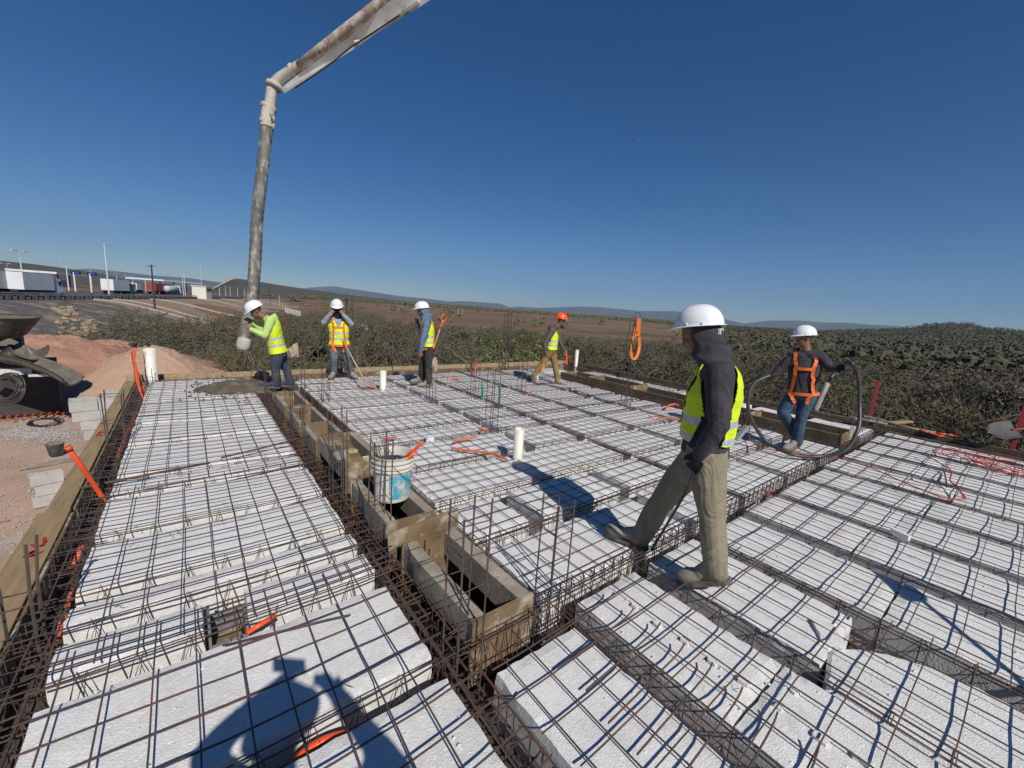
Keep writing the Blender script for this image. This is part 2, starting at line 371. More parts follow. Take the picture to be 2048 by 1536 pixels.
# red spray paint on the near left plank
RED = mat('red_paint', (.45, .03, .02), .6)
mb = MB(); zt = -.022
def stroke(pts, w=.018):
    P = [Vector((G(x, y, zt).x, G(x, y, zt).y, zt)) for x, y in pts]
    for a, b in zip(P, P[1:]):
        d = (b-a).normalized(); s = Vector((-d.y, d.x, 0))*w/2; e = d*w*.3
        mb.add([a-s-e, b-s+e, b+s+e, a+s-e], [(0, 1, 2, 3)])
stroke([(88, 1076), (90, 1084), (84, 1092), (72, 1095), (63, 1090)])
stroke([(48, 1114), (60, 1108), (68, 1103), (74, 1101)]); stroke([(48, 1115), (62, 1113), (84, 1104)]); stroke([(62, 1104), (70, 1112)])
o = mb.build('paint_mark', RED); o.location.z = .0035; tag(o, 'red sprayed letters on the near left plank', 'paint mark')
mb = MB(); zt = -.032
stroke([(193, 872), (200, 864), (208, 866)]); stroke([(197, 868), (204, 872)]); stroke([(203, 862), (211, 860)])
o = mb.build('paint_mark', RED); o.location.z = .0035; tag(o, 'faint red sprayed scribble on the far left plank', 'paint mark')

# ---------------------------------------------------------------- duct forms (open timber boxes in a row)
mat_dark = mat('void_shade', (.012, .011, .01), .9)  # near-black colour standing for the shade inside the duct boxes
def duct(y0, y1, x0, x1, zt, label, t=.075, skew=0, front=True, back=True, lid=None, fh=.36):
    e = empty('duct_form', ((x0+x1)/2, y0, ZF), label, 'formwork box', 'open timber forms in the duct row')
    L = e.location
    def part(nm, m, fn):
        mb = MB(); fn(mb); mb.v = [(a-L.x, b-L.y, c-L.z) for a, b, c in mb.v]; mb.build(nm, m, e)
    zb = ZF+.004
    def side(x, dz):
        def f(mb):
            n = 10; vs = []; fs = []
            for i in range(n+1):
                y = y0+.025+(y1-y0-.05)*i/n; o = skew*(1-i/n)+nz(y*3, x*5)*.004; w = t*(1+.08*nz(y*2, x))
                z = zt+dz+nz(y*4, x*3, 2)*.004
                vs += [(x+o-w/2, y, zt-.17), (x+o+w/2, y, zt-.17), (x+o+w/2, y, z), (x+o-w/2, y, z)]
            for i in range(n):
                for k in range(4):
                    k2 = (k+1) % 4; fs.append((i*4+k, i*4+k2, (i+1)*4+k2, (i+1)*4+k))
            fs += [(3, 2, 1, 0), (n*4, n*4+1, n*4+2, n*4+3)]
            mb.add(vs, fs)
        return f
    part('side_board', GTIMBER, side(x0+t/2, 0)); part('side_board', GTIMBER, side(x1-t/2, 0))
    for xx in (x0+t/2+skew*.5, x1-t/2+skew*.5): part('shade_liner', mat_dark, lambda mb: mb.box((xx-.012, y0+.03, zb-.3), (xx+.012, y1-.03, zt-.172)))  # added black liners: the shade below the side boards put into colour
    if front: part('end_board', PLY, lambda mb: mb.box((x0-.01+skew, y0, zb), (x1+.012+skew, y0+.022, zt+.006), jit=.002))
    if back: part('end_board', PLY, lambda mb: mb.box((x0-.006, y1-.022, zb), (x1+.01, y1, zt+.008), jit=.002))
    if lid: part('cover_board', PLY, lambda mb: mb.obox((x0+.10, (y0+y1)/2, zt+.016), (.11, 0, 0), (.03, (y1-y0)*.48, 0), (0, 0, .009)))
    return e
duct(1.50, 2.36, 1.05, 1.44, .12, 'nearest open timber duct form with a rounded side board', t=.085, skew=.015)
duct(2.62, 3.46, 1.05, 1.43, .13, 'open timber duct form under the paint bucket')
duct(3.74, 4.62, 1.06, 1.45, .20, 'open timber duct form with a plywood lid behind the bucket', lid=4.35)
duct(4.66, 5.38, 1.05, 1.40, .12, 'open timber duct form just beyond the lidded one', t=.05)
duct(5.42, 6.24, 1.03, 1.38, .12, 'open timber duct form second from the far worker\'s boots', t=.05)
duct(6.40, 7.40, 1.03, 1.38, .12, 'farthest open timber duct form with white offcuts inside', t=.05)
board('side_plank', (1.50, 4.72, .05), (1.50, 7.7, .05), .02, .16, PLY, 'long plywood plank standing along the right of the far duct forms', cat='plank')
board('cross_plank', (1.0, 2.48, .03), (1.56, 2.50, .07), .02, .22, PLY, 'plywood scrap standing across the gap between the two nearest forms', cat='plank')
board('batten', (1.16, 2.05, -.05), (1.20, 1.66, -.06), .05, .02, mat('red_wood', (.30, .12, .07), .7), 'reddish batten lying inside the nearest duct form', cat='batten')
for i, (x, y) in enumerate([(1.14, 6.62), (1.19, 6.60), (1.22, 6.56)]):
    mb = MB(); mb.obox((x, y, .0), (.012, .09, .01), (.02, 0, 0), (0, 0, .02)); tag(mb.build('foam_offcut', FOAM), 'white offcut, %s of three in the farthest duct form' % ORD[i], 'foam offcut', 'loose foam offcuts')
mb = MB(); mb.obox((1.33, 3.90, .12), (.02, .07, 0), (.03, 0, 0), (0, 0, .02)); tag(mb.build('foam_offcut', FOAM), 'white offcut inside the lidded form', 'foam offcut', 'loose foam offcuts')
mb = MB(); mb.lathe([(.0, 0), (.05, 0), (.055, .02), (.03, .035), (0, .035)], 12, c=(1.20, 3.90, .227)); tag(mb.build('gloves', mat('yellow_glove', (.5, .42, .08), .8, var=(.2, .2, .15), scale=30), smooth=True), 'crumpled yellow glove on the plywood lid', 'glove')
# inner floor lip boards at the far duct row (x 8.0 .. 8.7)
def far_duct(y0, y1, label, zt=.10, x0=7.95, x1=8.62, t=.05):
    e = empty('duct_form', ((x0+x1)/2, y0, ZF), label, 'formwork box', 'shallow timber forms of the far duct row'); L = e.location
    def part(nm, m, a, b):
        mb = MB(); mb.box(a, b, jit=.002); mb.v = [(q-L.x, r-L.y, s-L.z) for q, r, s in mb.v]; mb.build(nm, m, e)
    part('side_board', TIMBERD, (x0, y0, ZF+.004), (x0+t, y1, zt)); part('side_board', TIMBERD, (x1-t, y0, ZF+.004), (x1, y1, zt))
    part('end_board', PLY, (x0-.003, y0-.022, ZF+.004), (x1+.003, y0-.002, zt+.02)); part('end_board', PLY, (x0-.003, y1+.002, ZF+.004), (x1+.003, y1+.022, zt+.02))
    part('box_floor', mat_dark, (x0+t, y0, ZF+.004), (x1-t, y1, ZF+.008))  # near-black sheet paints the shade down inside the open box
far_duct(5.62, 6.86, 'timber box with pale end boards in the far duct row', zt=.14)
far_duct(6.92, 7.85, 'farthest shallow timber box behind the walking worker')
far_duct(3.1, 5.56, 'long shallow timber box beyond the near worker\'s chest')
far_duct(1.66, 3.04, 'long timber box behind the knees of the man with the hose', zt=.12)
# ================================================================ REINFORCEMENT
def wob(x, y, s=1): return nz(x*.9, y*.9, 3.3*s)
def sheet(x0, x1, y0, y1, nxs, nys, label, rx=.0034, z0=.034, amp=.012, sag=.0, smile=0, ext=.06, rail=1, ox=0, oy=0, gaps=()):
    """one sheet of welded mesh: wires along Y at x = nxs, wires along X at y = nys"""
    mb = MB(); step = .14
    def zz(x, y):
        return z0 + amp*nz(x*1.7, y*1.7, 7) + .005*nz(x*6, y*6, 1) - sag*0
    for x in nxs:
        e0 = random.uniform(0, ext); e1 = random.uniform(0, ext); n = max(2, int((y1-y0)/step)); pts = []
        for i in range(n+1):
            y = y0-e0+(y1-y0+e0+e1)*i/n
            xx = x+.014*nz(x*.8, y*.7, 1)+.004*nz(x*5, y*2, 4)
            pts.append((xx, y, zz(xx, y)))
        mb.tube(pts, rx, 4)
    for y in nys:
        e0 = random.uniform(0, ext); e1 = random.uniform(0, ext); n = max(2, int((x1-x0)/step)); pts = []
        for i in range(n+1):
            x = x0-e0+(x1-x0+e0+e1)*i/n
            yy = y+.014*nz(x*.7, y*.8, 9)+.005*nz(x*3, y*5, 4)-smile*math.sin(math.pi*i/n)
            pts.append((x, yy, zz(x, yy)+rx*1.9))
        mb.tube(pts, rx, 4)
    return tag(mb.build('wire_mesh', MESHW), label, 'wire mesh', 'sheets of welded mesh over the foam')
def fr(a, b, s, j=.004): 
    r = []; x = a
    while x < b: r.append(x+random.uniform(-j, j)); x += s
    return r
MS = .152
sheet(-.55, .96, .3, 2.42, fr(-.50, .95, MS, .006), fr(.4, 2.4, MS), 'rusty mesh sheet over the near end of the left strip', rx=.0042, smile=.03, z0=.045)
sheet(-.62, .98, 2.30, 4.36, fr(-.56, .97, MS, .006), fr(2.33, 4.3, MS*.9), 'rusty mesh sheet from the recessed box to the brown bar', rx=.0040, smile=.035, z0=.045)
sheet(-.62, .98, 4.38, 9.6, fr(-.52, .97, MS, .006), fr(4.45, 9.5, MS*.9), 'mesh sheet over the far part of the left strip', rx=.0038, smile=.03, z0=.035)
sheet(1.08, 3.2, -.9, 1.55, fr(1.12, 3.2, MS), fr(-.8, 1.5, MS*1.15), 'mesh sheet over the nearest lanes of the right field', rx=.0038, z0=.03)
sheet(3.1, 6.3, -1.5, 1.5, fr(3.14, 6.3, MS), fr(-1.4, 1.46, MS*1.3), 'mesh sheet over the central lanes of the right field', rx=.0038, z0=.026, amp=.014)
sheet(6.2, 9.75, -1.6, 1.5, fr(6.26, 9.75, MS), fr(-1.5, 1.44, MS*1.3), 'mesh sheet over the farthest lanes of the right field', rx=.0040, z0=.026, amp=.014)
sheet(1.62, 4.3, 1.55, 5.1, fr(1.68, 4.3, MS), fr(1.62, 5.1, MS), 'mesh sheet beyond the main beam beside the duct forms', rx=.0036, z0=.02, amp=.01)
sheet(4.2, 7.8, 1.55, 5.1, fr(4.25, 7.75, MS), fr(1.66, 5.1, MS), 'mesh sheet between the near worker and the far duct row', rx=.0038, z0=.02, amp=.01)
sheet(1.62, 4.8, 5.0, 9.6, fr(1.70, 4.8, MS), fr(5.1, 9.6, MS), 'mesh sheet under the two workers at the back', rx=.0040, z0=.02, amp=.008)
sheet(4.7, 9.7, 5.0, 9.6, fr(4.75, 7.8, MS)+fr(8.9, 9.6, MS), fr(5.1, 9.6, MS), 'mesh sheet under the worker in the orange helmet', rx=.0042, z0=.02, amp=.008)

def truss(x0, y0, x1, y1, label, w=.10, zt=.01, zb=-.2, st=.17, r=.0032, tri=False, m=GALV, name='rib_truss', jit=.006, n3=False):
    a = Vector((x0, y0, 0)); b = Vector((x1, y1, 0)); d = (b-a).normalized(); s = Vector((-d.y, d.x, 0)); L = (b-a).length; mb = MB()
    def line(off, z, rr=r):
        n = max(2, int(L/.5)); mb.tube([a.lerp(b, i/n)+s*(off+nz(i*.7, off*9, y0)*jit)+Vector((0, 0, z+nz(i*.6, x0, z*9)*jit)) for i in range(n+1)], rr, 4)
    if tri:
        line(0, zt); line(-w/2, zb); line(w/2, zb)
        n = int(L/st)
        for i in range(n):
            p = a+d*(i+.5)*st
            for sg in (-1, 1):
                mb.tube([p-d*st*.22+s*sg*w/2+_Z*zb, p+_Z*(zt+.012), p+d*st*.22+s*sg*w/2+_Z*zb], r*.85, 4)
    else:
        for o in (-w/2, w/2):
            line(o, zt); line(o, zb)
        line(0, zt-.004)
        n = int(L/st)
        for i in range(n+1):
            p = a+d*(i*st)+d*random.uniform(-.01, .01)
            mb.tube([p-s*w/2+_Z*zb, p-s*w/2+_Z*(zt+.004), p+s*w/2+_Z*(zt+.004), p+s*w/2+_Z*zb], r*.85, 4)
            if n3 and i < n:
                mb.tube([p-s*w/2+_Z*zt, p+d*st*.5-s*w/2+_Z*zb, p+d*st-s*w/2+_Z*zt], r*.7, 4)
                mb.tube([p+s*w/2+_Z*zt, p+d*st*.5+s*w/2+_Z*zb, p+d*st+s*w/2+_Z*zt], r*.7, 4)
    o = mb.build(name, m); return tag(o, label, 'rebar truss', 'steel trusses lying in the ribs')
for k in range(len(LROWS)-1):
    y = (LROWS[k][1]+LROWS[k+1][0])/2
    truss(-.74, y, 1.0, y, 'steel truss in the %s rib from the near end of the left strip' % ORD[k], w=.07, zt=.03, zb=-.14, st=.19 if k < 6 else .24, tri=True, r=.0034)
for k in range(len(MROWS)-1):
    y = (MROWS[k][1]+MROWS[k+1][0])/2
    truss(1.5, y, 7.9, y, 'steel truss in the %s cross rib beyond the main beam' % ORD[k], w=.09, zt=.012, st=.15, r=.003)
truss(1.0, 1.495, 9.95, 1.495, 'main beam cage crossing the slab below the near worker', w=.12, zt=.045, zb=-.22, st=.105, r=.0038, name='beam_cage', n3=True)
for k, x in enumerate(RX):
    truss(x+.08, -1.7, x+.08, 1.42, 'steel truss in the %s rib gap of the right field' % ORD[k], w=.09, zt=.005, st=.2, r=.0034, n3=(k < 3))
for k, x in enumerate([4.35, 5.53, 6.67]):
    truss(x, 1.6, x, 9.6, 'steel truss in the %s lengthwise rib beyond the main beam' % ORD[k], w=.08, zt=.0, st=.2, r=.003)
# edge and duct gutters: dense cages, the steel pokes out of them
def gutter(x0, x1, y0, y1, label, zt=.0, zb=-.22, st=.1, r=.0045, m=STEEL, messy=.02):
    mb = MB(); n = int((y1-y0)/st)
    for x in (x0, (x0+x1)/2, x1):
        for z in (zt, zb): mb.tube([(x+nz(i, x)*messy*.4, y0+(y1-y0)*i/12, z+nz(i, z, x)*messy*.4) for i in range(13)], r*1.3, 5)
    for i in range(n):
        y = y0+i*st+random.uniform(-.02, .02); a = random.uniform(-messy, messy); b2 = random.uniform(-messy, messy)
        mb.tube([(x0, y, zb), (x0+a*.3, y+a*.3, zt+.006+abs(a)*.3), (x1+b2*.3, y+b2, zt+.006), (x1, y+b2, zb), (x0, y, zb)], r*.8, 4)
        if random.random() < .5:
            mb.tube([(x0-.05*random.random(), y+.03, zt-.02), (x1+.1*random.random(), y+.03+a, zt+random.uniform(-.05, .03))], r*.8, 4)
    return tag(mb.build('edge_cage', m), label, 'rebar cage', 'beam cages in the gutters')
gutter(-.73, -.60, .3, 9.6, 'tangled cage in the dark gutter along the left edge', st=.09, messy=.03, m=GALV, r=.0038)
gutter(.91, 1.02, -.3, 9.3, 'rusty cage in the gutter left of the duct forms', zt=-.01, st=.07, r=.0042, messy=.03)
gutter(1.48, 1.58, 1.6, 9.3, 'dark cage in the gutter right of the duct forms', zt=-.01, st=.06, r=.0036, m=GALV)
gutter(9.76, 9.93, -2, 9.6, 'dark cage in the gutter along the right edge', zt=-.02, st=.15)
gutter(7.78, 7.90, 1.6, 8, 'dark cage in the gutter before the far duct row', zt=-.03, st=.15)
gutter(1.5, 2.1, 9.62, 9.68, 'short cage piece along the back edge', st=.15)
# brown lap bar across the left strip, loose dark bars
def bar(pts, r, label, m=STEEL, name='rebar', group='loose bars on the slab', n=6):
    return tag(MB().tube(pts, r, n).build(name, m, smooth=True), label, 'steel bar', group)
bar([(-.62, 4.18, .06), (-.2, 4.24, .06), (.4, 4.29, .065), (.95, 4.34, .06)], .006, 'brown bar laid across the left strip on the mesh joint')
bar([(-.75, 4.52, .045), (-.3, 4.60, .05), (.1, 4.66, .055)], .011, 'thick dark bar end lying on the mesh beyond the brown bar')
bar([(.2, 4.78, .05), (.6, 4.90, .06), (1.05, 5.0, .09)], .010, 'thick dark bar running from the mesh into the duct gutter')
bar([(.05, 2.10, .05), (.5, 2.0, .055), (.6, 1.98, .05)], .005, 'thin lap bar near the recessed box')
for k, (px, py) in enumerate([(1227, 1189), (1266, 1222), (1320, 1250), (1368, 1292), (1424, 1331), (1484, 1380), (1554, 1430), (1638, 1492)]):
    p = G(px, py, .05); x, y = p.x, p.y
    bar([(x-.62-.01*k, y-.035, .043), (x-.30, y-.02, .046), (x-.10, y-.01, .047), (x-.03, y-.004, .052), (x, y, .066)], .0042, 'bent starter bar, %s from the beam corner, nearest lanes' % ORD[k], group='bent starter bars')
# ---------------------------------------------------------------- upright column cages
def cage(x, y, h, s, label, r=.005, ties=.18, z0=-.2, lean=(0, 0), uneven=.08, m=GALV, nb=4):
    mb = MB(); cs = [(-1, -1), (1, -1), (1, 1), (-1, 1)]
    hs = [h*(1-uneven*random.random()) for _ in cs]
    for (i, j), hh in zip(cs, hs):
        k = random.uniform(-.02, .02)
        mb.tube([(x+i*s/2, y+j*s/2, z0), (x+i*s/2+lean[0]*.5*hh, y+j*s/2+lean[1]*.5*hh, hh*.5), (x+i*s/2+lean[0]*hh+k, y+j*s/2+lean[1]*hh+k, hh)], r, 5)
    z = z0+.1
    while z < h*.93:
        q = s/2+r; ox, oy = x+lean[0]*max(z, 0), y+lean[1]*max(z, 0)
        t = random.uniform(-.01, .01)
        mb.tube([(ox-q, oy-q, z+t), (ox+q, oy-q, z-t), (ox+q, oy+q, z+t), (ox-q, oy+q, z), (ox-q, oy-q, z+t), (ox-q-.02, oy-q-.03, z+t+.02)], r*.6, 4)
        z += ties*random.uniform(.85, 1.1)
    o = mb.build('column_cage', m, off=(x, y, 0)); return tag(o, label, 'rebar cage', 'upright column cages')
cage(1.00, 1.50, hgt(1.0, 1.5, 990), .14, 'upright cage in front of the nearest duct form', r=.0052)
cage(1.66, 1.56, hgt(1.66, 1.56, 988), .13, 'upright cage at the main beam corner right of the nearest form', r=.005)
cage(1.03, 2.72, hgt(1.03, 2.72, 862), .12, 'upright cage standing against the paint bucket', r=.005)
cage(.99, 3.62, hgt(.99, 3.62, 815), .12, 'upright cage at the lidded duct form', r=.005)
cage(.99, 5.30, hgt(.99, 5.3, 695), .13, 'tall upright cage between the far duct forms', r=.005)
cage(.97, 7.2, hgt(.97, 7.2, 715), .13, 'upright cage at the boots of the worker with the pump hose', r=.005)
cage(-.66, 5.9, hgt(-.66, 5.9, 780), .14, 'upright cage beside the block stack on the left edge', r=.006, ties=.3)
cage(-.70, 2.72, hgt(-.70, 2.72, 1085), .12, 'upright cage at the left border of the picture', r=.007, ties=.3)
cage(-.64, 9.0, hgt(-.64, 9.0, 700), .13, 'upright cage around the orange conduits at the back left corner', r=.005)
cage(3.42, 4.70, hgt(3.42, 4.7, 735), .13, 'upright cage in the middle of the slab near the green pipes', r=.005)
cage(3.32, 6.42, hgt(3.32, 6.42, 735), .12, 'upright cage at the legs of the worker in the blue hood', r=.005)
cage(3.9, 7.75, hgt(3.9, 7.75, 733), .14, 'upright cage right of the worker in the blue hood', r=.005)
cage(5.55, 6.62, hgt(5.55, 6.62, 680), .13, 'tall upright cage left of the worker in the orange helmet', r=.005)
cage(4.45, 6.75, hgt(4.45, 6.75, 690), .12, 'upright cage behind the green pipes', r=.005)
cage(6.52, 4.66, hgt(6.52, 4.66, 632), .13, 'tall upright cage carrying the hanging orange strap', r=.008)
cage(9.85, 6.57, hgt(9.85, 6.57, 690), .14, 'upright cage on the right edge behind the strap', r=.009)
cage(8.73, 5.1, hgt(8.73, 5.1, 745), .14, 'short upright cage at the pale timber box', r=.005)
cage(2.9, 9.62, hgt(2.9, 9.62, 583), .14, 'very tall upright cage on the back edge between two workers', r=.010)
cage(7.35, 9.6, hgt(7.35, 9.6, 617), .14, 'tall upright cage on the back edge near the green bush', r=.010)
cage(6.2, 9.55, hgt(6.2, 9.55, 680), .14, 'short upright cage on the back edge', r=.008)
cage(9.2, 8.9, hgt(9.2, 8.9, 700), .13, 'upright cage near the far right corner pipe', r=.005)
cage(9.55, 1.60, hgt(9.55, 1.6, 765), .13, 'upright cage at the red post on the right edge', r=.006)
cage(9.2, 1.72, hgt(9.2, 1.72, 800), .14, 'lower upright cage beside the one at the red post', r=.005)
cage(1.75, 7.1, hgt(1.75, 7.1, 705), .1, 'slim upright cage right of the far duct forms', r=.0045)
# single thin bars around the worker with the pump hose
for i, (px, pt, pb) in enumerate([(504, 690, 765), (516, 715, 770)]):
    p = G(px, pb); bar([(p.x, p.y, -.1), (p.x, p.y, hgt(p.x, p.y, pt))], .005, 'single upright bar at the back edge left of the pump hose, %s' % ORD[i], group='single upright bars')
def on_foam(x, y):
    if -.54 < x < .84: return any(a+.03 < y < b-.03 for a, b in LROWS)
    if x > 1.64 and y > 1.6: return any(a+.03 < y < b-.03 for a, b in MROWS) and all(not (c-.04 < x < c+.18) for c in (3.3, 4.28, 5.46, 6.6)) and x < 7.5
    return 1.1 < x < 9.2 and y < 1.38 and all(not (c-.03 < x < c+.18) for c in RX)
mb = MB()
for k in range(600):
    if k % 2: px, py = random.uniform(900, 2048), random.uniform(960, 1536)
    else: px, py = random.uniform(60, 1900), random.uniform(830, 1536)
    p = G(px, py, 0); s = random.choice([.003, .004, .005, .009])*random.uniform(.7, 1.3)
    if not on_foam(p.x, p.y): continue
    mb.add([(p.x+s*math.cos(a), p.y+s*math.sin(a), .003) for a in (0, 1.4, 2.9, 4.5)]+[(p.x, p.y, .003+s*.7)], [(0, 1, 4), (1, 2, 4), (2, 3, 4), (3, 0, 4)])
tag(mb.build('foam_crumbs', FOAM), 'tiny white foam crumbs scattered over the blocks', 'foam crumbs', kind='stuff')
# vertical bars for wires tying: small tie knots
mb = MB()
for k in range(70):
    x = random.uniform(-.5, .9) if k % 2 else random.uniform(1.2, 5); y = random.uniform(1.5, 6) if k % 2 else random.uniform(.2, 5)
    z = .045
    for q in range(3):
        a = random.uniform(0, 6.28); mb.tube([(x, y, z), (x+.012*math.cos(a), y+.012*math.sin(a), z+.012), (x+.03*math.cos(a+.6), y+.03*math.sin(a+.6), z+.02*random.random())], .0014, 3)
tag(mb.build('tie_wires', STEEL), 'scattered twisted tie wires on the mesh', 'tie wire', kind='stuff')
# ================================================================ THE LAND
HWZ = -2.0
HW = [G(-260, 625, HWZ), G(0, 600, HWZ), G(230, 592, HWZ), G(470, 597.5, HWZ)]     # the guard rail line
hw0 = Vector((HW[1].x, HW[1].y)); hw1 = Vector((HW[3].x, HW[3].y)); hwd = (hw1-hw0).normalized(); hwn = Vector((-hwd.y, hwd.x))
if hwn.dot(hw0) < 0: hwn = -hwn
def land(x, y):
    r = math.hypot(x, y); az = math.atan2(x, y)
    t = min(1, max(0, (r-13)/25)); z = -2.45-.9*t*t*(3-2*t)
    z += nz(x*.04, y*.04)*.35*min(1, r/40)+nz(x*.2, y*.2)*.06
    s = (Vector((x, y))-hw0).dot(hwn)
    if az < .3 and r > 24: z -= 2.3*min(1, (r-24)/14)*min(1, max(0, (.3-az)/.2))
    u = max(0, min(1, (s+20)/19.3)); u2 = u*u*(3-2*u)
    g = (Vector((x, y))-hw0).dot(hwd)
    fade = 1-max(0, min(1, (g-190)/90))
    z = z*(1-u2*fade)+(HWZ-.02)*u2*fade
    if az > 1.15: z += max(0, r-70)*.0075*min(1, (az-1.15)/.35)*(1 if r < 900 else 900/r)
    return z
def terrain():
    rs = [0, 4, 8]+[10*1.085**k for k in range(91)]
    azs = []; a = -180
    while a < 180: azs.append(a); a += (1.2 if -25 < a < 105 else 6)
    vs = []; fs = []
    for r in rs:
        for a in azs:
            x, y = r*math.sin(math.radians(a)), r*math.cos(math.radians(a))
            vs.append((x, y, land(x, y) if r < 3000 else -4.5))
    n = len(azs)
    for i in range(len(rs)-1):
        for k in range(n):
            k2 = (k+1) % n; fs.append((i*n+k, (i+1)*n+k, (i+1)*n+k2, i*n+k2))
    return MB().add(vs, fs)
def land_mat():
    m = bpy.data.materials.new('land'); m.use_nodes = True; t = m.node_tree; n = t.nodes; L = t.links
    b = n['Principled BSDF']; b.inputs['Roughness'].default_value = .95
    geo = n.new('ShaderNodeNewGeometry'); P = geo.outputs['Position']
    def noi(s, d=6, sc=None):
        q = n.new('ShaderNodeTexNoise'); q.inputs['Scale'].default_value = s; q.inputs['Detail'].default_value = d; q.inputs['Roughness'].default_value = .6
        if sc: mp = n.new('ShaderNodeMapping'); mp.inputs['Scale'].default_value = sc; L.new(P, mp.inputs[0]); L.new(mp.outputs[0], q.inputs['Vector'])
        else: L.new(P, q.inputs['Vector'])
        return q.outputs[0]
    def rng(s, a, bb, c=0., d=1.):
        q = n.new('ShaderNodeMapRange'); q.inputs[1].default_value = a; q.inputs[2].default_value = bb; q.inputs[3].default_value = c; q.inputs[4].default_value = d
        L.new(s, q.inputs[0]); return q.outputs[0]
    def mix(a, bc, f):
        q = n.new('ShaderNodeMix'); q.data_type = 'RGBA'
        if isinstance(a, tuple): q.inputs[6].default_value = (*a, 1)
        else: L.new(a, q.inputs[6])
        if isinstance(bc, tuple): q.inputs[7].default_value = (*bc, 1)
        else: L.new(bc, q.inputs[7])
        L.new(f, q.inputs[0]); return q.outputs[2]
    ln = n.new('ShaderNodeVectorMath'); ln.operation = 'LENGTH'; L.new(P, ln.inputs[0]); D = ln.outputs['Value']
    near = mix((.06, .05, .033), (.11, .085, .055), rng(noi(.35), .35, .65))
    near = mix(near, (.065, .065, .032), rng(noi(.9), .5, .6))
    field = mix((.15, .082, .04), (.205, .122, .06), rng(noi(.012, 6), .35, .65))
    field = mix(field, (.075, .062, .038), rng(noi(.02, 8, (1, 1, 1)), .55, .64, 0, .9))
    field = mix(field, (.23, .16, .09), rng(noi(.05, 4), .58, .7, 0, .7))
    c = mix(near, field, rng(D, 70, 110)); 
    c = mix(c, mix((.075, .07, .042), (.12, .095, .055), rng(noi(.004, 8), .45, .6)), rng(D, 520, 800))
    L.new(c, b.inputs['Base Color'])
    return m
LAND = land_mat()
tag(terrain().build('ground', LAND, smooth=True), kind='structure')

# hills and mountains, each with its own distance
def ridge(name, pts, D, front, back, m, zb=-6, rough=.08, seed=0, n=150, mm=14, kind='structure'):
    vs = []; fs = []; P = []
    for i in range(n+1):
        t = i/n*(len(pts)-1); k = min(int(t), len(pts)-2); f = t-k
        x = pts[k][0]*(1-f)+pts[k+1][0]*f; y = pts[k][1]*(1-f)+pts[k+1][1]*f
        d = ray(x, y); h = math.hypot(d.x, d.y); P.append((d.x/h, d.y/h, CH+D*d.z/h))
    for j in range(mm+1):
        u = j/mm
        if u < .65: v = u/.65; prof = v**1.25; r = D-front*(1-v)
        else: v = (u-.65)/.35; prof = (1-v)**1.5; r = D+back*v
        for i, (dx, dy, zt) in enumerate(P):
            e = min(1, i/6, (n-i)/6); 
            h = (zt-zb)*e
            q = nz(dx*r/front*4+seed, dy*r/front*4, seed)*.55+nz(dx*r/front*11+seed, dy*r/front*11, seed)*.3+nz(dx*r/front*26+seed, dy*r/front*26, seed)*.15
            z = zb+h*(prof+rough*3.2*q*prof*(1-prof)*2.0)+ (h*rough*.22*nz(i*.9, seed, u*3) if prof > .9 else 0)
            vs.append((dx*r, dy*r, z))
    for j in range(mm):
        for i in range(n): a = j*(n+1)+i; fs.append((a, a+1, a+n+2, a+n+1))
    return tag(MB().add(vs, fs).build(name, m, smooth=True), kind=kind)
def veg_hill(name, a, b, s, dark=(.03, .03, .018)):
    return mat(name, a, .95, var=b, scale=s, stains=[(dark, s*9, .50, .08)], coord='World', detail=8)
MT = mat('mountain', (.085, .085, .06), .95, var=(.16, .13, .095), scale=.0015, coord='World', stains=[((.06, .06, .045), .006, .52, .1)], detail=9)
HL = veg_hill('hill_scrub', (.07, .064, .038), (.105, .088, .055), .02)
ridge('mountains', [(60, 545), (120, 540), (180, 537), (240, 543), (300, 550), (380, 556), (450, 566), (520, 580), (600, 592)], 8500, 3000, 2500, MT, seed=3)
ridge('mountains', [(560, 585), (620, 575), (665, 572), (720, 580), (800, 592), (860, 598), (900, 603), (925, 602), (1000, 607), (1020, 614), (1040, 613), (1080, 616), (1100, 615), (1160, 613), (1200, 614), (1280, 622), (1350, 622), (1420, 632), (1480, 645), (1520, 655)], 9500, 3500, 2500, MT, seed=9, n=260, rough=.11)
ridge('mountains', [(1440, 655), (1480, 648), (1540, 641), (1600, 641), (1650, 645), (1690, 645), (1740, 649), (1800, 652), (1815, 656), (1860, 668)], 9000, 3000, 2500, MT, seed=14, rough=.05)
ridge('hills', [(-260, 480), (-120, 505), (0, 521), (60, 527), (130, 536), (200, 547), (270, 562), (330, 573), (400, 581)], 1500, 900, 800, HL, seed=21)
ridge('hills', [(400, 590), (430, 576), (468, 556), (500, 560), (560, 570), (620, 579), (700, 590), (800, 601), (900, 609), (1000, 617), (1100, 625)], 1300, 600, 800, HL, seed=27, n=200)
ridge('hills', [(1560, 668), (1640, 664), (1740, 661), (1800, 658), (1850, 651), (1885, 647), (1935, 647), (1965, 654), (1990, 658), (2048, 663), (2150, 670), (2300, 684)], 900, 700, 600, HL, zb=-5, seed=33, n=200, rough=.05)
# pale road cut on the hill behind the hose
mb = MB(); P_ = [Q(px, py, 900) for px, py in [(428, 577), (440, 571), (452, 565), (464, 559), (470, 557)]]
for a, b in zip(P_, P_[1:]): mb.bar(a, b, 8, 3)
tag(mb.build('road_cut', mat('cut_earth', (.42, .33, .22), .9)), kind='structure')

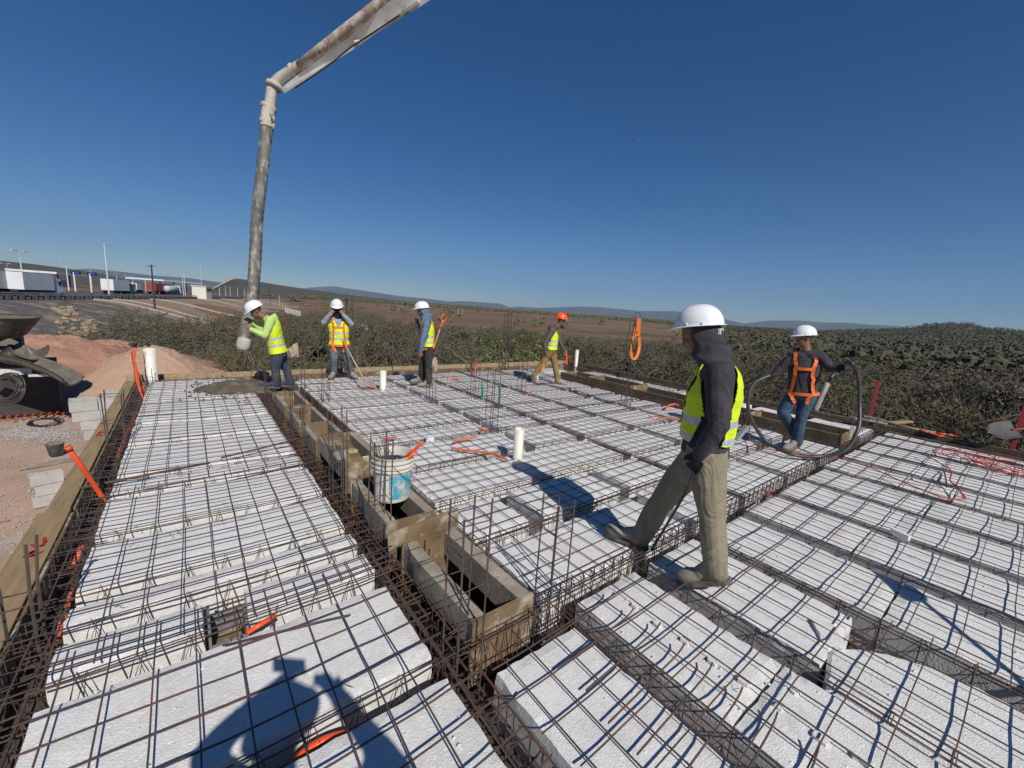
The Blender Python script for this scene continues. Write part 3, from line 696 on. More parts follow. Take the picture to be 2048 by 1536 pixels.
# yard left of the building
YARD = mat('yard', (.47, .31, .225), .95, var=(.36, .25, .18), scale=.9, coord='World', stains=[((.40, .36, .31), .8, .56, .06), ((.20, .14, .10), 1.6, .60, .05), ((.52, .42, .34), 14, .60, .1)], bump=.6, bscale=14, detail=7)
def sheet_ground(name, pts_fn, m, kind='structure', lab=None):
    o = MB().add(*pts_fn()).build(name, m, smooth=True); return tag(o, lab, kind=kind)
YZ = -2.3
def yard():
    vs = []; fs = []; nx, ny = 60, 70
    for j in range(ny+1):
        for i in range(nx+1):
            x = -34+33.3*i/nx; y = -6+34*j/ny
            e = min(1, i/8, (ny-j)/8)
            vs.append((x, y, YZ-(1-e)*.9+nz(x*.3, y*.3)*.10+nz(x*1.3, y*1.3)*.03))
    for j in range(ny):
        for i in range(nx): a = j*(nx+1)+i; fs.append((a, a+1, a+nx+2, a+nx+1))
    return vs, fs
sheet_ground('yard_ground', yard, YARD)
# asphalt of the highway
def hroad():
    vs = []; fs = []
    for i in range(41):
        g = -90+i*11
        for s in (.25, 12, 28): p = hw0+hwd*g+hwn*s; vs.append((p.x, p.y, HWZ+.004))
    for i in range(40):
        for k in range(2): a = i*3+k; fs.append((a, a+3, a+4, a+1))
    return vs, fs
sheet_ground('road', hroad, mat('asphalt', (.055, .055, .058), .9, var=(.075, .072, .07), scale=.5, coord='World'))
def strip(name, g0, g1, s0, s1, m, lift=.03, kind='structure', w=None):
    vs = []; fs = []; n = 14
    for i in range(n+1):
        for k in range(5):
            g = g0+(g1-g0)*k/4; s = s0+(s1-s0)*i/n; p = hw0+hwd*g+hwn*s
            vs.append((p.x, p.y, land(p.x, p.y)+lift))
    for i in range(n):
        for k in range(4): a = i*5+k; fs.append((a, a+1, a+6, a+5))
    return tag(MB().add(vs, fs).build(name, m, smooth=True), kind=kind)
DARKSL = mat('dark_slope', (.075, .07, .07), .95, var=(.14, .12, .10), scale=.7, coord='World', stains=[((.25, .19, .13), .35, .52, .08), ((.30, .23, .16), 1.6, .60, .06)], bump=.8, bscale=6)
TANSL = mat('tan_slope', (.30, .21, .135), .95, var=(.20, .15, .10), scale=.35, coord='World', stains=[((.42, .30, .17), .8, .58, .08)], bump=.8, bscale=4)
CONC = mat('concrete', (.42, .39, .34), .9, var=(.33, .30, .26), scale=2, coord='World')
gx = lambda px, py: (Vector(G(px, py, HWZ).xy)-hw0).dot(hwd)
g1, g2 = gx(105, 590), gx(190, 590)
strip('embankment', -80, gx(40, 596)-.4, -20, -.5, DARKSL); strip('embankment', gx(40, 596)+.4, gx(70, 594), -20, -.5, DARKSL); strip('embankment', gx(70, 594), 215, -20, -.5, TANSL)
def drain(g, ds, lab):
    mb = MB(); P = []
    for i in range(9):
        s = -.5-19*i/8; p = hw0+hwd*(g+ds*i/8)+hwn*s; P.append(Vector((p.x, p.y, land(p.x, p.y)+.10)))
    for a, b in zip(P, P[1:]):
        for off in (-.35, .35): mb.bar(a+Vector((hwd.x, hwd.y, 0))*off, b+Vector((hwd.x, hwd.y, 0))*off, .2, .25)
        mb.bar(a-_Z*.08, b-_Z*.08, .7, .06)
    tag(mb.build('drain_channel', CONC), lab, 'drain channel', 'concrete channels down the embankment')
for k, (px, ds) in enumerate([(60, 3), (105, 2), (190, 5), (300, 9), (350, 12), (400, 16)]):
    drain(gx(px, 592), ds, 'pale concrete channel down the highway slope, %s from the left' % ORD[k])
# rocks at the foot
ROCK = mat('rock', (.36, .28, .17), .9, var=(.20, .155, .10), scale=3, coord='World')
def rock(x, y, z, s, nm='rock', m=ROCK):
    bm = bmesh.new(); bmesh.ops.create_icosphere(bm, subdivisions=2, radius=s)
    for v in bm.verts: v.co *= 1+nz(v.co.x*2/s+x, v.co.y*2/s, v.co.z*2/s+y)*.5; v.co.z *= .65
    me = bpy.data.meshes.new(nm); bm.to_mesh(me); bm.free(); me.materials.append(m)
    o = bpy.data.objects.new(nm, me); COL.objects.link(o); o.location = (x, y, z); return o
rk = 0
for k in range(60):
    px = random.gauss(135, 16) if k % 3 else random.gauss(175, 8); py = 625+(px-110)*.55+random.uniform(-6, 30) if k % 3 else random.uniform(613, 630); p = G(px, py, -3.6); p = G(px, py, land(p.x, p.y)); z = land(p.x, p.y)
    o = rock(p.x, p.y, z+.1, random.uniform(.18, .5)); tag(o, 'tan boulder dumped at the foot of the dark highway slope', 'rock', 'boulders at the foot of the slope')
# gravel piles
def pile(c, r, h, m, lab, seed, sx=1.0, sharp=1.0):
    vs = []; fs = []; nr, na = 60, 150
    for i in range(nr+1):
        u = i/nr
        for k in range(na):
            a = 2*math.pi*k/na; rr = r*u*(1+.22*nz(math.cos(a)*1.3+seed, math.sin(a)*1.3, seed)); x = rr*math.cos(a)*sx; y = rr*math.sin(a)
            z = h*(1-u)**sharp*(1 if u > .12 else 1-(.12-u)*.8)+nz(x*.8+seed, y*.8)*.22*u*(1-u)*2+nz(x*3, y*3, seed)*.10*(1-u)+nz(x*7, y*7, seed)*.05+nz(x*17, y*17, seed)*.035
            vs.append((x, y, z-.06*(u > .97)))
    for i in range(nr):
        for k in range(na): k2 = (k+1) % na; fs.append((i*na+k, (i+1)*na+k, (i+1)*na+k2, i*na+k2))
    o = MB().add(vs, fs).build('gravel_pile', m, smooth=True); o.location = c; return tag(o, lab, 'gravel pile', 'gravel piles in the yard')
PINK = mat('pink_gravel', (.42, .225, .155), .95, var=(.33, .17, .115), scale=1.2, coord='World', bump=1.0, bscale=22, stains=[((.56, .36, .28), 26, .60, .08), ((.22, .11, .08), 30, .62, .06)], bdist=.03)
TAN = mat('tan_gravel', (.46, .29, .20), .95, var=(.41, .27, .18), scale=1.2, coord='World', bump=1.0, bscale=24, stains=[((.60, .45, .33), 26, .60, .08), ((.24, .15, .10), 30, .62, .06)], bdist=.03)
a = Q(302, 686, 15.5); pile((a.x, a.y, YZ-.15), 3.3, a.z-YZ+.2, TAN, 'tan gravel pile right behind the tall pipe', 3, sx=1.05)
a = Q(214, 677, 18.0); pile((a.x, a.y, YZ-.15), 4.6, a.z-YZ+.2, PINK, 'pinkish gravel pile left of the tan one', 6)
a = Q(95, 668, 15.5); pile((a.x, a.y, YZ-.15), 5.0, a.z-YZ+.25, PINK, 'pink gravel pile behind the mixer chute', 11, sharp=.8)
a = Q(-60, 660, 19); pile((a.x, a.y, YZ-.15), 6.2, a.z-YZ+.2, PINK, 'pink gravel pile at the left border behind the mixer', 15, sharp=.8)
# loose grey gravel
GRV = mat('grey_gravel', (.40, .36, .33), .95, var=(.30, .27, .25), scale=6, coord='World')
mb = MB()
for k in range(2600):
    px, py = random.gauss(75, 50), random.gauss(866, 11)
    if k % 3 == 0: px, py = random.uniform(-60, 200), random.uniform(800, 1200)
    p = G(px, py, YZ); s = random.uniform(.012, .035); z = YZ+nz(p.x*.3, p.y*.3)*.10+nz(p.x*1.3, p.y*1.3)*.03
    c = Vector((p.x, p.y, z+s*.3)); a = random.random()*3
    u = Vector((math.cos(a), math.sin(a), 0))*s; v = Vector((-math.sin(a), math.cos(a), 0))*s*.8; w_ = Vector((0, 0, s*.7))
    mb.add([c-u, c-v, c+u, c+v, c+w_], [(0, 1, 4), (1, 2, 4), (2, 3, 4), (3, 0, 4)])
tag(mb.build('loose_gravel', GRV), 'loose grey gravel strewn over the yard', 'gravel', kind='stuff')

# ================================================================ SHRUBS
def leafm(name, a, b):
    m = mat(name, a, .8, var=b, scale=1.3, coord='World'); return m
LV = [leafm('leaf_olive', (.075, .072, .024), (.108, .10, .04)), leafm('leaf_grey', (.095, .08, .046), (.135, .113, .068)), leafm('leaf_green', (.068, .08, .024), (.092, .10, .034)), leafm('twig_grey', (.075, .056, .037), (.115, .09, .06))]
BARK = mat('bark', (.10, .08, .06), .9, var=(.16, .13, .10), scale=5, coord='World')
PAD = mat('cactus_pad', (.04, .043, .026), .8, var=(.07, .068, .042), scale=4, coord='World')
def crown(mb, R, H, nclump, nleaf, size, rnd, c0=(0, 0, 0), mats=2, flat=.75):
    for c in range(nclump):
        while True:
            p = Vector((rnd.uniform(-1, 1), rnd.uniform(-1, 1), rnd.uniform(-.95, 1)))
            if .25 < p.length < 1: break
        cc = Vector((p.x*R, p.y*R, H*.52+p.z*H*.48))+Vector(c0); cr = R*rnd.uniform(.14, .3); mi = 0 if rnd.random() < .55 else rnd.randrange(mats)
        for l in range(nleaf):
            d = Vector((rnd.gauss(0, 1), rnd.gauss(0, 1), rnd.gauss(0, flat)))*cr*.55; q = cc+d
            if q.z < c0[2]+.05: q.z = c0[2]+.05+rnd.random()*.2
            u = Vector((rnd.uniform(-1, 1), rnd.uniform(-1, 1), rnd.uniform(-1, 1))).normalized()*size*rnd.uniform(.6, 1.5)
            v = u.orthogonal().normalized()*size*rnd.uniform(.18, .5)
            mb.add([q-u, q+v, q+u, q-v], [(0, 1, 2, 3)], mi)
def limbs(mb, R, H, n, rnd, mi=0, r0=.06):
    for k in range(n):
        a = rnd.uniform(0, 6.28); p = Vector((rnd.uniform(-.1, .1), rnd.uniform(-.1, .1), 0)); P = [p.copy()]
        d = Vector((math.cos(a)*.5, math.sin(a)*.5, 1)).normalized()
        for s in range(6):
            d = (d+Vector((rnd.uniform(-.45, .45)+math.cos(a)*.12, rnd.uniform(-.45, .45)+math.sin(a)*.12, rnd.uniform(-.2, .2)))).normalized(); p = p+d*H/6.2; P.append(p.copy())
            if s > 1:
                e = (d+Vector((rnd.uniform(-1, 1), rnd.uniform(-1, 1), rnd.uniform(-.1, .7)))).normalized()*R*.45
                mb.tube([p, p+e*.5+Vector((0, 0, .05)), p+e], [r0*.4, r0*.28, r0*.12], 3, mi)
        mb.tube(P, [r0*(1-.13*i) for i in range(len(P))], 5, mi)
rnd = random.Random(5); PROTO = []
specs = [(1.6, 2.3, 42, 34, .065, [LV[0], LV[1]], 5), (1.5, 2.0, 38, 34, .06, [LV[3], LV[1]], 7), (1.8, 2.6, 46, 34, .065, [LV[1], LV[3]], 6), (1.4, 1.9, 40, 36, .06, [LV[2], LV[0]], 5), (1.9, 2.9, 48, 34, .07, [LV[0], LV[3]], 6)]
for i, (R, H, nc, nl, sz, ms, nlb) in enumerate(specs):
    mb = MB(); crown(mb, R, H, nc, nl, sz, rnd); cm = mb.build('crown', ms)
    mb = MB(); limbs(mb, R, H, nlb, rnd); tm = mb.build('trunk', BARK)
    PROTO.append((cm.data, tm.data)); bpy.data.objects.remove(cm); bpy.data.objects.remove(tm)
def nopal(rnd):
    mb = MB(); mb2 = MB()
    mb2.tube([(0, 0, 0), (.05, .03, .5), (0, .05, 1.0)], [.11, .09, .08], 7)
    def pad(p, d, s, lvl):
        d = d.normalized(); sd_ = d.orthogonal().normalized(); sd_ = (Matrix.Rotation(rnd.uniform(0, 6.28), 3, d) @ sd_); nn = d.cross(sd_); vs = []
        n = 10; c = p+d*s
        for z, rr in ((-.09, .6), (0, 1), (.09, .6)):
            for k in range(n):
                a = 6.283*k/n; vs.append(c+d*math.cos(a)*s*rr+sd_*math.sin(a)*s*.68*rr+nn*z*s*1.4)
        fs = [tuple(range(n))[::-1], tuple(range(2*n, 3*n))]
        for j in range(2):
            for k in range(n): k2 = (k+1) % n; fs.append((j*n+k, j*n+k2, (j+1)*n+k2, (j+1)*n+k))
        mb.add(vs, fs)
        if lvl < 5:
            for k in range(rnd.choice([1, 2, 2, 3])):
                a = rnd.uniform(-1.2, 1.2); q = c+d*math.cos(a)*s*.9+sd_*math.sin(a)*s*.62
                pad(q, d*math.cos(a*.8)+sd_*math.sin(a)*1.0+nn*rnd.uniform(-.5, .5)+_Z*.12, s*rnd.uniform(.85, 1.0), lvl+1)
    for k in range(6):
        a = k*1.05; pad(Vector((0, .03, .55+.1*k)), Vector((math.cos(a), math.sin(a), .55)), .17, 0)
    c = mb.build('pads', PAD); t = mb2.build('trunk', BARK); r = (c.data, t.data); bpy.data.objects.remove(c); bpy.data.objects.remove(t); return r
NOP = [nopal(rnd), nopal(rnd)]
def place(proto, names, nm, x, y, z, s, rz, lab, cat, grp=None, sz=1.0):
    e = empty(nm, (x, y, z), lab, cat, grp); e.rotation_euler.z = rz; e.scale = (s, s, s*sz)
    for me, n_ in zip(proto, names):
        o = bpy.data.objects.new(n_, me); COL.objects.link(o); o.parent = e
    return e
azL, azR = math.radians(-22), math.radians(96)
cnt = 0; spots = []
GB = (math.atan2(ray(1025, 700).x, ray(1025, 700).y),)
AZ470 = math.atan2(HW[3].x, HW[3].y)+.015
def okay(x, y):
    s = (Vector((x, y))-hw0).dot(hwn)
    if s > -17.0 and (Vector((x, y))-hw0).dot(hwd) < 260: return False
    if x < -.5 and y < 34 and not (x > -4.5 and y > 20 and y-20 > -x*2.2): return False
    if s > -17.0 and math.atan2(x, y) < AZ470: return False
    if x < 3.0 and y < 23: return False
    return True
while len(spots) < 255:
    a = rnd.uniform(azL, azR); r = math.sqrt(rnd.uniform(15.0**2, 52.0**2)); x, y = r*math.sin(a), r*math.cos(a)
    if x > -2 and x < 12.8 and y < 13.5: continue
    if not okay(x, y) or (abs(a-GB[0]) < .13 and r < 26): continue
    if any((x-p[0])**2+(y-p[1])**2 < (1.9+r*.018)**2 for p in spots): continue
    spots.append((x, y, r, a))
kinds = ['olive', 'bare brown', 'grey', 'green', 'dark olive']
for i, (x, y, r, a) in enumerate(spots):
    k = rnd.choice([0, 1, 1, 2, 2, 4, 4, 3, 0]); s = rnd.uniform(.65, 1.3)
    where = 'left of the back corner pipe' if x < 0 else 'beyond the back edge board' if y > 12 and x < y*1.1 else 'beyond the right edge board'
    if rnd.random() < .19:
        place(NOP[i % 2], ('pads', 'trunk'), 'prickly_pear', x, y, land(x, y)-.05, s*.8, rnd.uniform(0, 6), 'dark prickly pear cactus in the scrub %s' % where, 'cactus', 'prickly pears '+where)
    else:
        place(PROTO[k], ('crown', 'trunk'), 'thorn_bush', x, y, land(x, y)-.05, s, rnd.uniform(0, 6), '%s thorn bush in the scrub %s' % (kinds[k], where), 'bush', kinds[k]+' thorn bushes '+where)
# named bushes
d_ = ray(1025, 700); h_ = Vector((d_.x, d_.y, 0)).normalized()*19.5; p = h_; gm = PROTO[3][0].copy(); gm.materials.clear(); gm.materials.append(leafm('bright_leaf', (.10, .135, .028), (.14, .17, .045))); gm.materials.append(LV[2]); place((gm, PROTO[3][1]), ('crown', 'trunk'), 'green_bush', p.x, p.y, land(p.x, p.y), 1.75, 1, 'bright green rounded bush behind the orange-helmeted worker', 'bush', None)
for px, py, k, s in ((270, 640, 4, 1.5), (300, 655, 0, 1.4), (215, 668, 3, 1.2), (340, 668, 0, 1.4)):
    p = G(px, py, -3.2); place(PROTO[k], ('crown', 'trunk'), 'thorn_bush', p.x, p.y, land(p.x, p.y), s, px, '%s thorn bush below the highway slope, %s' % (kinds[k], {270: 'tallest under the utility pole', 300: 'beside the tallest', 215: 'by the boulders', 340: 'behind the tan gravel pile'}[px]), 'bush')
# far scrub as one mass
fm = [LV[0], LV[1], LV[3], LV[2]]
mb = MB(); n = 0
while n < 2000:
    a = rnd.uniform(azL, azR); r = math.sqrt(rnd.uniform(50.0**2, 125.0**2)); x, y = r*math.sin(a), r*math.cos(a)
    if not okay(x, y): continue
    if azL+.75 < a < 1.1 and r > 80+10*nz(a*7, 2) : continue
    n += 1; R = rnd.uniform(.9, 1.9); c0 = (x, y, land(x, y)-.1); b0 = len(mb.m)
    crown(mb, R, R*rnd.uniform(1.1, 1.5), 9, 9, .17, rnd, c0)
    mi = rnd.choice([0, 0, 1, 2, 2, 3, 1]); mb.m[b0:] = [mi if v else (mi+1) % 3 for v in mb.m[b0:]]
tag(mb.build('far_scrub', fm), 'mass of thorn scrub in the middle distance', 'scrub', kind='stuff')
mb = MB(); n = 0; tries = 0
while tries < 16000:
    tries += 1
    a = rnd.uniform(azL, azR); u = rnd.random()
    r = 125*(1300/125)**u; x, y = r*math.sin(a), r*math.cos(a)
    if not okay(x, y) or a > 1.13: continue
    plain = azL+.35 < a < 1.16
    if plain and 95 < r < 560 and rnd.random() > .012: continue
    if plain and r > 560 and r > 1000: continue
    n += 1; R = rnd.uniform(1.2, 2.6)*(1+r/900); z = land(x, y)-.3
    mi = rnd.choice([0, 0, 1, 2, 3])
    for q in range(10):
        c = Vector((x+rnd.gauss(0, R*.5), y+rnd.gauss(0, R*.5), z+rnd.uniform(.2, 1)*R*1.05)); s = R*rnd.uniform(.3, .55)
        u_ = Vector((rnd.uniform(-1, 1), rnd.uniform(-1, 1), rnd.uniform(-.6, .6))).normalized()*s; v = u_.orthogonal().normalized()*s*.6
        mb.add([c-u_, c+v, c+u_, c-v], [(0, 1, 2, 3)], mi)
tag(mb.build('distant_scrub', fm), 'distant scrub and tree line out on the plain', 'scrub', kind='stuff')
# scrub covering the right hand hill: sits on the hill mesh
dg = bpy.context.evaluated_depsgraph_get()
hm = [o for o in COL.objects if o.name.startswith('hills')][-1]
bv = BVHTree.FromPolygons([v.co[:] for v in hm.data.vertices], [p.vertices[:] for p in hm.data.polygons])
fm2 = [leafm('far_olive', (.046, .048, .018), (.066, .066, .027)), leafm('far_grey', (.056, .048, .03), (.072, .062, .04)), leafm('far_twig', (.05, .046, .024), (.07, .062, .034)), leafm('far_green', (.045, .054, .017), (.062, .07, .026))]
mb = MB(); n = 0; tries = 0
while n < 9000 and tries < 40000:
    tries += 1
    a = rnd.uniform(1.08, azR+.1); r = 84*(930/84)**rnd.random(); x, y = r*math.sin(a), r*math.cos(a)
    h = bv.ray_cast(Vector((x, y, 400)), Vector((0, 0, -1)))
    zz = land(x, y)
    if h[0] is not None: zz = max(zz, h[0].z)
    elif a < 1.14 and r > 110: continue
    n += 1; R = rnd.uniform(1.2, 2.4)*(1+r/1100); mi = rnd.choice([0, 0, 1, 2, 2, 3])
    for q in range(15):
        c = Vector((x+rnd.gauss(0, R*.5), y+rnd.gauss(0, R*.5), zz-.2+rnd.uniform(.2, 1)*R)); s = R*rnd.uniform(.15, .32)
        u_ = Vector((rnd.uniform(-1, 1), rnd.uniform(-1, 1), rnd.uniform(-.6, .6))).normalized()*s; v = u_.orthogonal().normalized()*s*.6
        mb.add([c-u_, c+v, c+u_, c-v], [(0, 1, 2, 3)], mi)
tag(mb.build('hillside_scrub', fm2), 'dark scrub covering the valley and hill on the right', 'scrub', kind='stuff')

# ================================================================ HAZE
mb = MB(); mb.box((-15500, -15500, -8), (15500, 15500, 1300))
hz = mb.build('haze', []); hz.data.materials.clear()
hm_ = bpy.data.materials.new('haze'); hm_.use_nodes = True; t = hm_.node_tree; t.nodes.clear()
pv = t.nodes.new('ShaderNodeVolumePrincipled'); pv.inputs['Color'].default_value = (.40, .66, 1.0, 1); pv.inputs['Density'].default_value = 6.5e-5; pv.inputs['Anisotropy'].default_value = 0.0
ou = t.nodes.new('ShaderNodeOutputMaterial'); t.links.new(pv.outputs[0], ou.inputs['Volume']); hz.data.materials.append(hm_)
hz.visible_shadow = True
tag(hz, 'thin blue daytime haze over the plain', 'haze', kind='stuff')
# ================================================================ THINGS ON THE SLAB
def local(mb, L): mb.v = [(a-L[0], b-L[1], c-L[2]) for a, b, c in mb.v]; return mb
# pvc stubs
def pvc(x, y, h, r, label, lean=(0, 0)):
    mb = MB(); n = 20; vs = []
    top = Vector((x+lean[0]*h, y+lean[1]*h, h)); b0 = Vector((x, y, -.2))
    prof = [(r, b0), (r, top), (r*.9, top), (r*.9, top-Vector((0, 0, .12)))]
    for rr, c in prof:
        for k in range(n): a = 6.2832*k/n; vs.append(c+Vector((rr*math.cos(a), rr*math.sin(a), 0)))
    fs = [(i*n+k, i*n+(k+1) % n, (i+1)*n+(k+1) % n, (i+1)*n+k) for i in range(3) for k in range(n)]
    mb.add(vs, fs)
    return tag(mb.build('drain_pipe', PVC, smooth=True, off=(x, y, 0)), label, 'pipe', 'white drain pipes standing in the slab')
pvc(2.92, 3.46, hgt(2.92, 3.46, 857), .055, 'thick white drain pipe nearest the near worker, casting a shadow on the foam')
pvc(2.90, 7.58, hgt(2.9, 7.58, 742), .06, 'white drain pipe between the worker with the shovel and the blue-hooded one')
pvc(-.53, 9.5, hgt(-.53, 9.5, 697), .085, 'tall white drain pipe at the back left corner')
pvc(9.95, 9.2, hgt(9.95, 9.2, 700), .055, 'white drain pipe at the far right corner')
pvc(6.80, 7.58, hgt(6.8, 7.58, 748), .055, 'short grey pipe stub behind the striding worker\'s rear foot')
# green pipes
for x, y, pt, s in ((4.25, 6.20, 762, 'left'), (4.22, 5.62, 768, 'right')):
    mb = MB(); h = hgt(x, y, pt); mb.tube([(x, y, -.15), (x+.01, y, h*.5), (x-.01, y, h)], .02, 10)
    tag(mb.build('water_pipe', GREENP, smooth=True, off=(x, y, 0)), 'upright green plastic pipe, %s of the pair in the cross rib' % s, 'pipe', 'green water pipes')
# orange conduits
def conduit(pts, r, label, m=ORANGE, name='conduit', group='orange conduits', n=8):
    return tag(MB().tube(pts, r, n).build(name, m, smooth=True), label, 'conduit', group)
def curve(P, k=8):
    P = [Vector(p) for p in P]; Q_ = [P[0]]+P+[P[-1]]; out = []
    for i in range(1, len(Q_)-2):
        for j in range(k):
            t = j/k; a, b, c, d = Q_[i-1:i+3]
            out.append(.5*((2*b)+(c-a)*t+(2*a-5*b+4*c-d)*t*t+(3*b-a-3*c+d)*t**3))
    out.append(P[-1]); return out
h1 = hgt(-.80, 4.45, 890)
a = G(208, 1000, -.02); d1 = dep(a)
conduit([a-Vector((-.03, .03, .12)), a, Q(172, 945, d1-.18), Q(137, 896, d1-.32)], .0165, 'straight orange conduit leaning over the near left edge plank')
conduit([Q(139, 899, d1-.315), Q(135.5, 894, d1-.33)], .021, 'socket end of the leaning orange conduit', n=10)
for i, (pa, pb, pc, pd) in enumerate([((266, 700), (270, 730), (275, 765), (287, 800)), ((272, 696), (268, 725), (279, 760), (292, 790)), ((263, 705), (272, 735), (281, 760), (285, 780))]):
    g = G(*pd, -.05); dd = dep(g)
    conduit(curve([Q(*pa, dd+.35), Q(*pb, dd+.25), Q(*pc, dd+.1), g]), .014, 'orange corrugated conduit bundled at the back left corner, %s' % ORD[i], group='orange conduits at the back left corner')
for i, L_ in enumerate([[(268, 832), (262, 850), (252, 870), (246, 888), (240, 905)], [(270, 840), (258, 862), (250, 880), (241, 898), (236, 914)]]):
    conduit(curve([tuple(G(x, y, -.04)) for x, y in L_]), .014, ['orange conduit lying along the left gutter', 'second orange conduit beside it in the left gutter'][i], m=ORANGE_OLD)
for px, py in ((136, 1218), (108, 1285), (150, 1130)):
    g = G(px, py, -.12); conduit([g, g+Vector((.02, .06, .06)), g+Vector((.03, .10, .08))], .02, 'stub of orange conduit in the near left gutter', m=ORANGE_OLD, group='orange stubs in the near left gutter')
for L_, lab in (([(622, 1262-270), (0, 0)], None),):
    pass
def gc(L_, z, r, lab, m=ORANGE_OLD, grp=None): conduit(curve([tuple(G(x, y, z)) for x, y in L_]), r, lab, m=m, group=grp)
gc([(905, 896), (935, 901), (965, 904), (988, 908), (1014, 919)], .05, .014, 'long faded orange conduit lying beside the thick drain pipe')
gc([(906, 885), (918, 880), (935, 877), (949, 876)], .05, .013, 'short faded orange conduit beyond the long one')
gc([(765, 881), (780, 877), (792, 874)], .05, .013, 'short orange conduit behind the paint bucket')
gc([(958, 857), (968, 860), (976, 863)], .05, .016, 'bit of red conduit at the foot of the middle cage')
gc([(895, 757), (908, 757), (918, 758)], .05, .018, 'flat orange piece right of the blue-hooded worker')
gc([(716, 771), (735, 773), (757, 778)], .03, .010, 'thin orange cord in front of the shovel blade')
gc([(1331, 817), (1340, 810), (1352, 809), (1356, 811)], .05, .02, 'curled orange conduit just left of the near worker')
gc([(1298, 832), (1325, 835), (1360, 839)], .05, .012, 'straight orange conduit pointing at the near worker\'s vest')
gc([(1048, 790), (1055, 789), (1062, 791)], .0, .02, 'red conduit stub in the cross rib near the green pipes')
gc([(1068, 858), (1073, 853), (1076, 848)], -.08, .02, 'orange conduit stub in a rib beyond the thick drain pipe')
gc([(1210, 840), (1217, 842), (1224, 846)], -.03, .018, 'red conduit stub in a lengthwise rib mid slab')
gc([(1535, 988), (1542, 995), (1551, 1003)], -.1, .03, 'red conduit elbow in the main beam below the hose loop')
a = G(946, 752, 0); conduit(curve([tuple(a), tuple(a+Vector((.12, .08, .2))), tuple(a+Vector((.16, .1, .42)))]), .02, 'faded orange conduit sticking up at the back')
a = G(1140, 722, .05); conduit(curve([tuple(a), tuple(a+Vector((-.05, .02, .15)))]), .02, 'orange stub at the far right corner')
# big arc of orange conduit under the photographer's shadow
L_ = [(578, 1545), (600, 1515), (625, 1495), (655, 1480), (690, 1470)]
gc(L_, -.08, .02, 'orange conduit arching out of the near rib at the bottom edge', m=ORANGE)
# short orange tool by the recessed box
g = G(512, 1259, .02); conduit([g-Vector((.04, .0, .0)), g+Vector((.09, .04, .01))], .013, 'orange plastic stub beside the recessed box', m=ORANGE)
# recessed box
e = empty('recessed_box', (.09, 2.365, -.1), 'recessed grey steel box set into the left foam strip', 'junction box')
BX = mat('grey_steel', (.16, .165, .17), .5, var=(.24, .23, .21), scale=9)
for a, b in (((-.09, -.085, -.10), (-.078, .12, .125)), ((.068, -.085, -.10), (.08, .12, .07)), ((-.078, -.095, -.10), (.068, -.085, .03)), ((-.078, .12, -.10), (.068, .13, .05))):
    mb = MB(); mb.box(a, b); mb.build('box_side', BX, e)
mb = MB(); mb.box((-.078, -.085, -.10), (.068, .12, -.06)); mb.build('box_floor', PLY, e)
# grey formed pocket (white tube) near conduits
g = G(860, 883, 0); mb = MB(); mb.tube([g+Vector((0, 0, -.1)), g+Vector((0, 0, .07))], .055, 14); tag(mb.build('plastic_cap', mat('cap_white', (.7, .7, .7), .4), smooth=False), 'white plastic cap in the rib behind the bucket', 'cap')
# paint bucket
BP = G(785, 1003, .13); BX0, BY0 = .93+.24, 2.93
bx, by, bz = 1.245, 3.02, .135
BUCK = mat('bucket_white', (.66, .64, .56), .5, var=(.55, .52, .44), scale=6, stains=[((.42, .36, .26), 9, .58, .12)])
e = empty('paint_bucket', (bx, by, bz), 'big dirty white paint bucket with a worn blue label on a duct form', 'bucket')
H = .37; R0, R1 = .135, .16
prof = [(0, 0), (R0, 0), (R0+.002, .01), (R1-.012, H-.12), (R1-.012, H-.12), (R1+.004, H-.118), (R1+.004, H-.108), (R1-.008, H-.105), (R1-.008, H-.09), (R1+.006, H-.088), (R1+.006, H-.078), (R1-.006, H-.075), (R1-.006, H-.05), (R1+.008, H-.048), (R1+.008, H-.038), (R1-.004, H-.035), (R1, H-.008), (R1+.008, H-.006), (R1+.008, H), (R1-.004, H), (R1-.008, H-.02), (R0-.004, .012), (0, .012)]
mb = MB(); mb.lathe(prof, 40); mb.build('bucket_shell', BUCK, e, smooth=False)
mb = MB(); vs = []; fs = []
n = 22
for j in range(9):
    z = .03+.20*j/8; rr = R0+(R1-.012-R0)*(z/(H-.12))+.0022
    for i in range(n+1):
        a = math.radians(-122+95*i/n); vs.append((rr*math.cos(a), rr*math.sin(a), z))
for j in range(8):
    for i in range(n): q = j*(n+1)+i; fs.append((q, q+1, q+n+2, q+n+1))
mb.add(vs, fs)
LBL = mat('blue_label', (.045, .33, .46), .5, var=(.09, .42, .54), scale=9, stains=[((.55, .53, .47), 11, .50, .10), ((.36, .31, .25), 17, .56, .1)])
mb.build('label', LBL, e, smooth=True)
mb = MB(); mb.tube([(math.cos(a)*(R1+.006), math.sin(a)*(R1+.006), H-.06-.19*math.sin(max(0, min(math.pi, a+1.9)))) for a in [(-1.9+math.pi*i/14) for i in range(15)]], .0025, 5); mb.build('handle', GALV, e)
mb = MB(); mb.lathe([(0, H-.07), (R1-.02, H-.07)], 24); mb.build('contents', mat('bucket_inside', (.10, .09, .08), .9), e)
mb = MB()
for k in range(26):
    a = rnd.uniform(0, 6.28); r = rnd.uniform(.02, .1); p = Vector((bx-.05+r*math.cos(a)*.6, by+.02+r*math.sin(a), bz+H-.1)); d = Vector((math.cos(a)*.06-.03, math.sin(a)*.06, rnd.uniform(.12, .24)))
    mb.tube([p, p+d*.5, p+d+Vector((rnd.uniform(-.04, .04), rnd.uniform(-.04, .04), 0))], .002, 3)
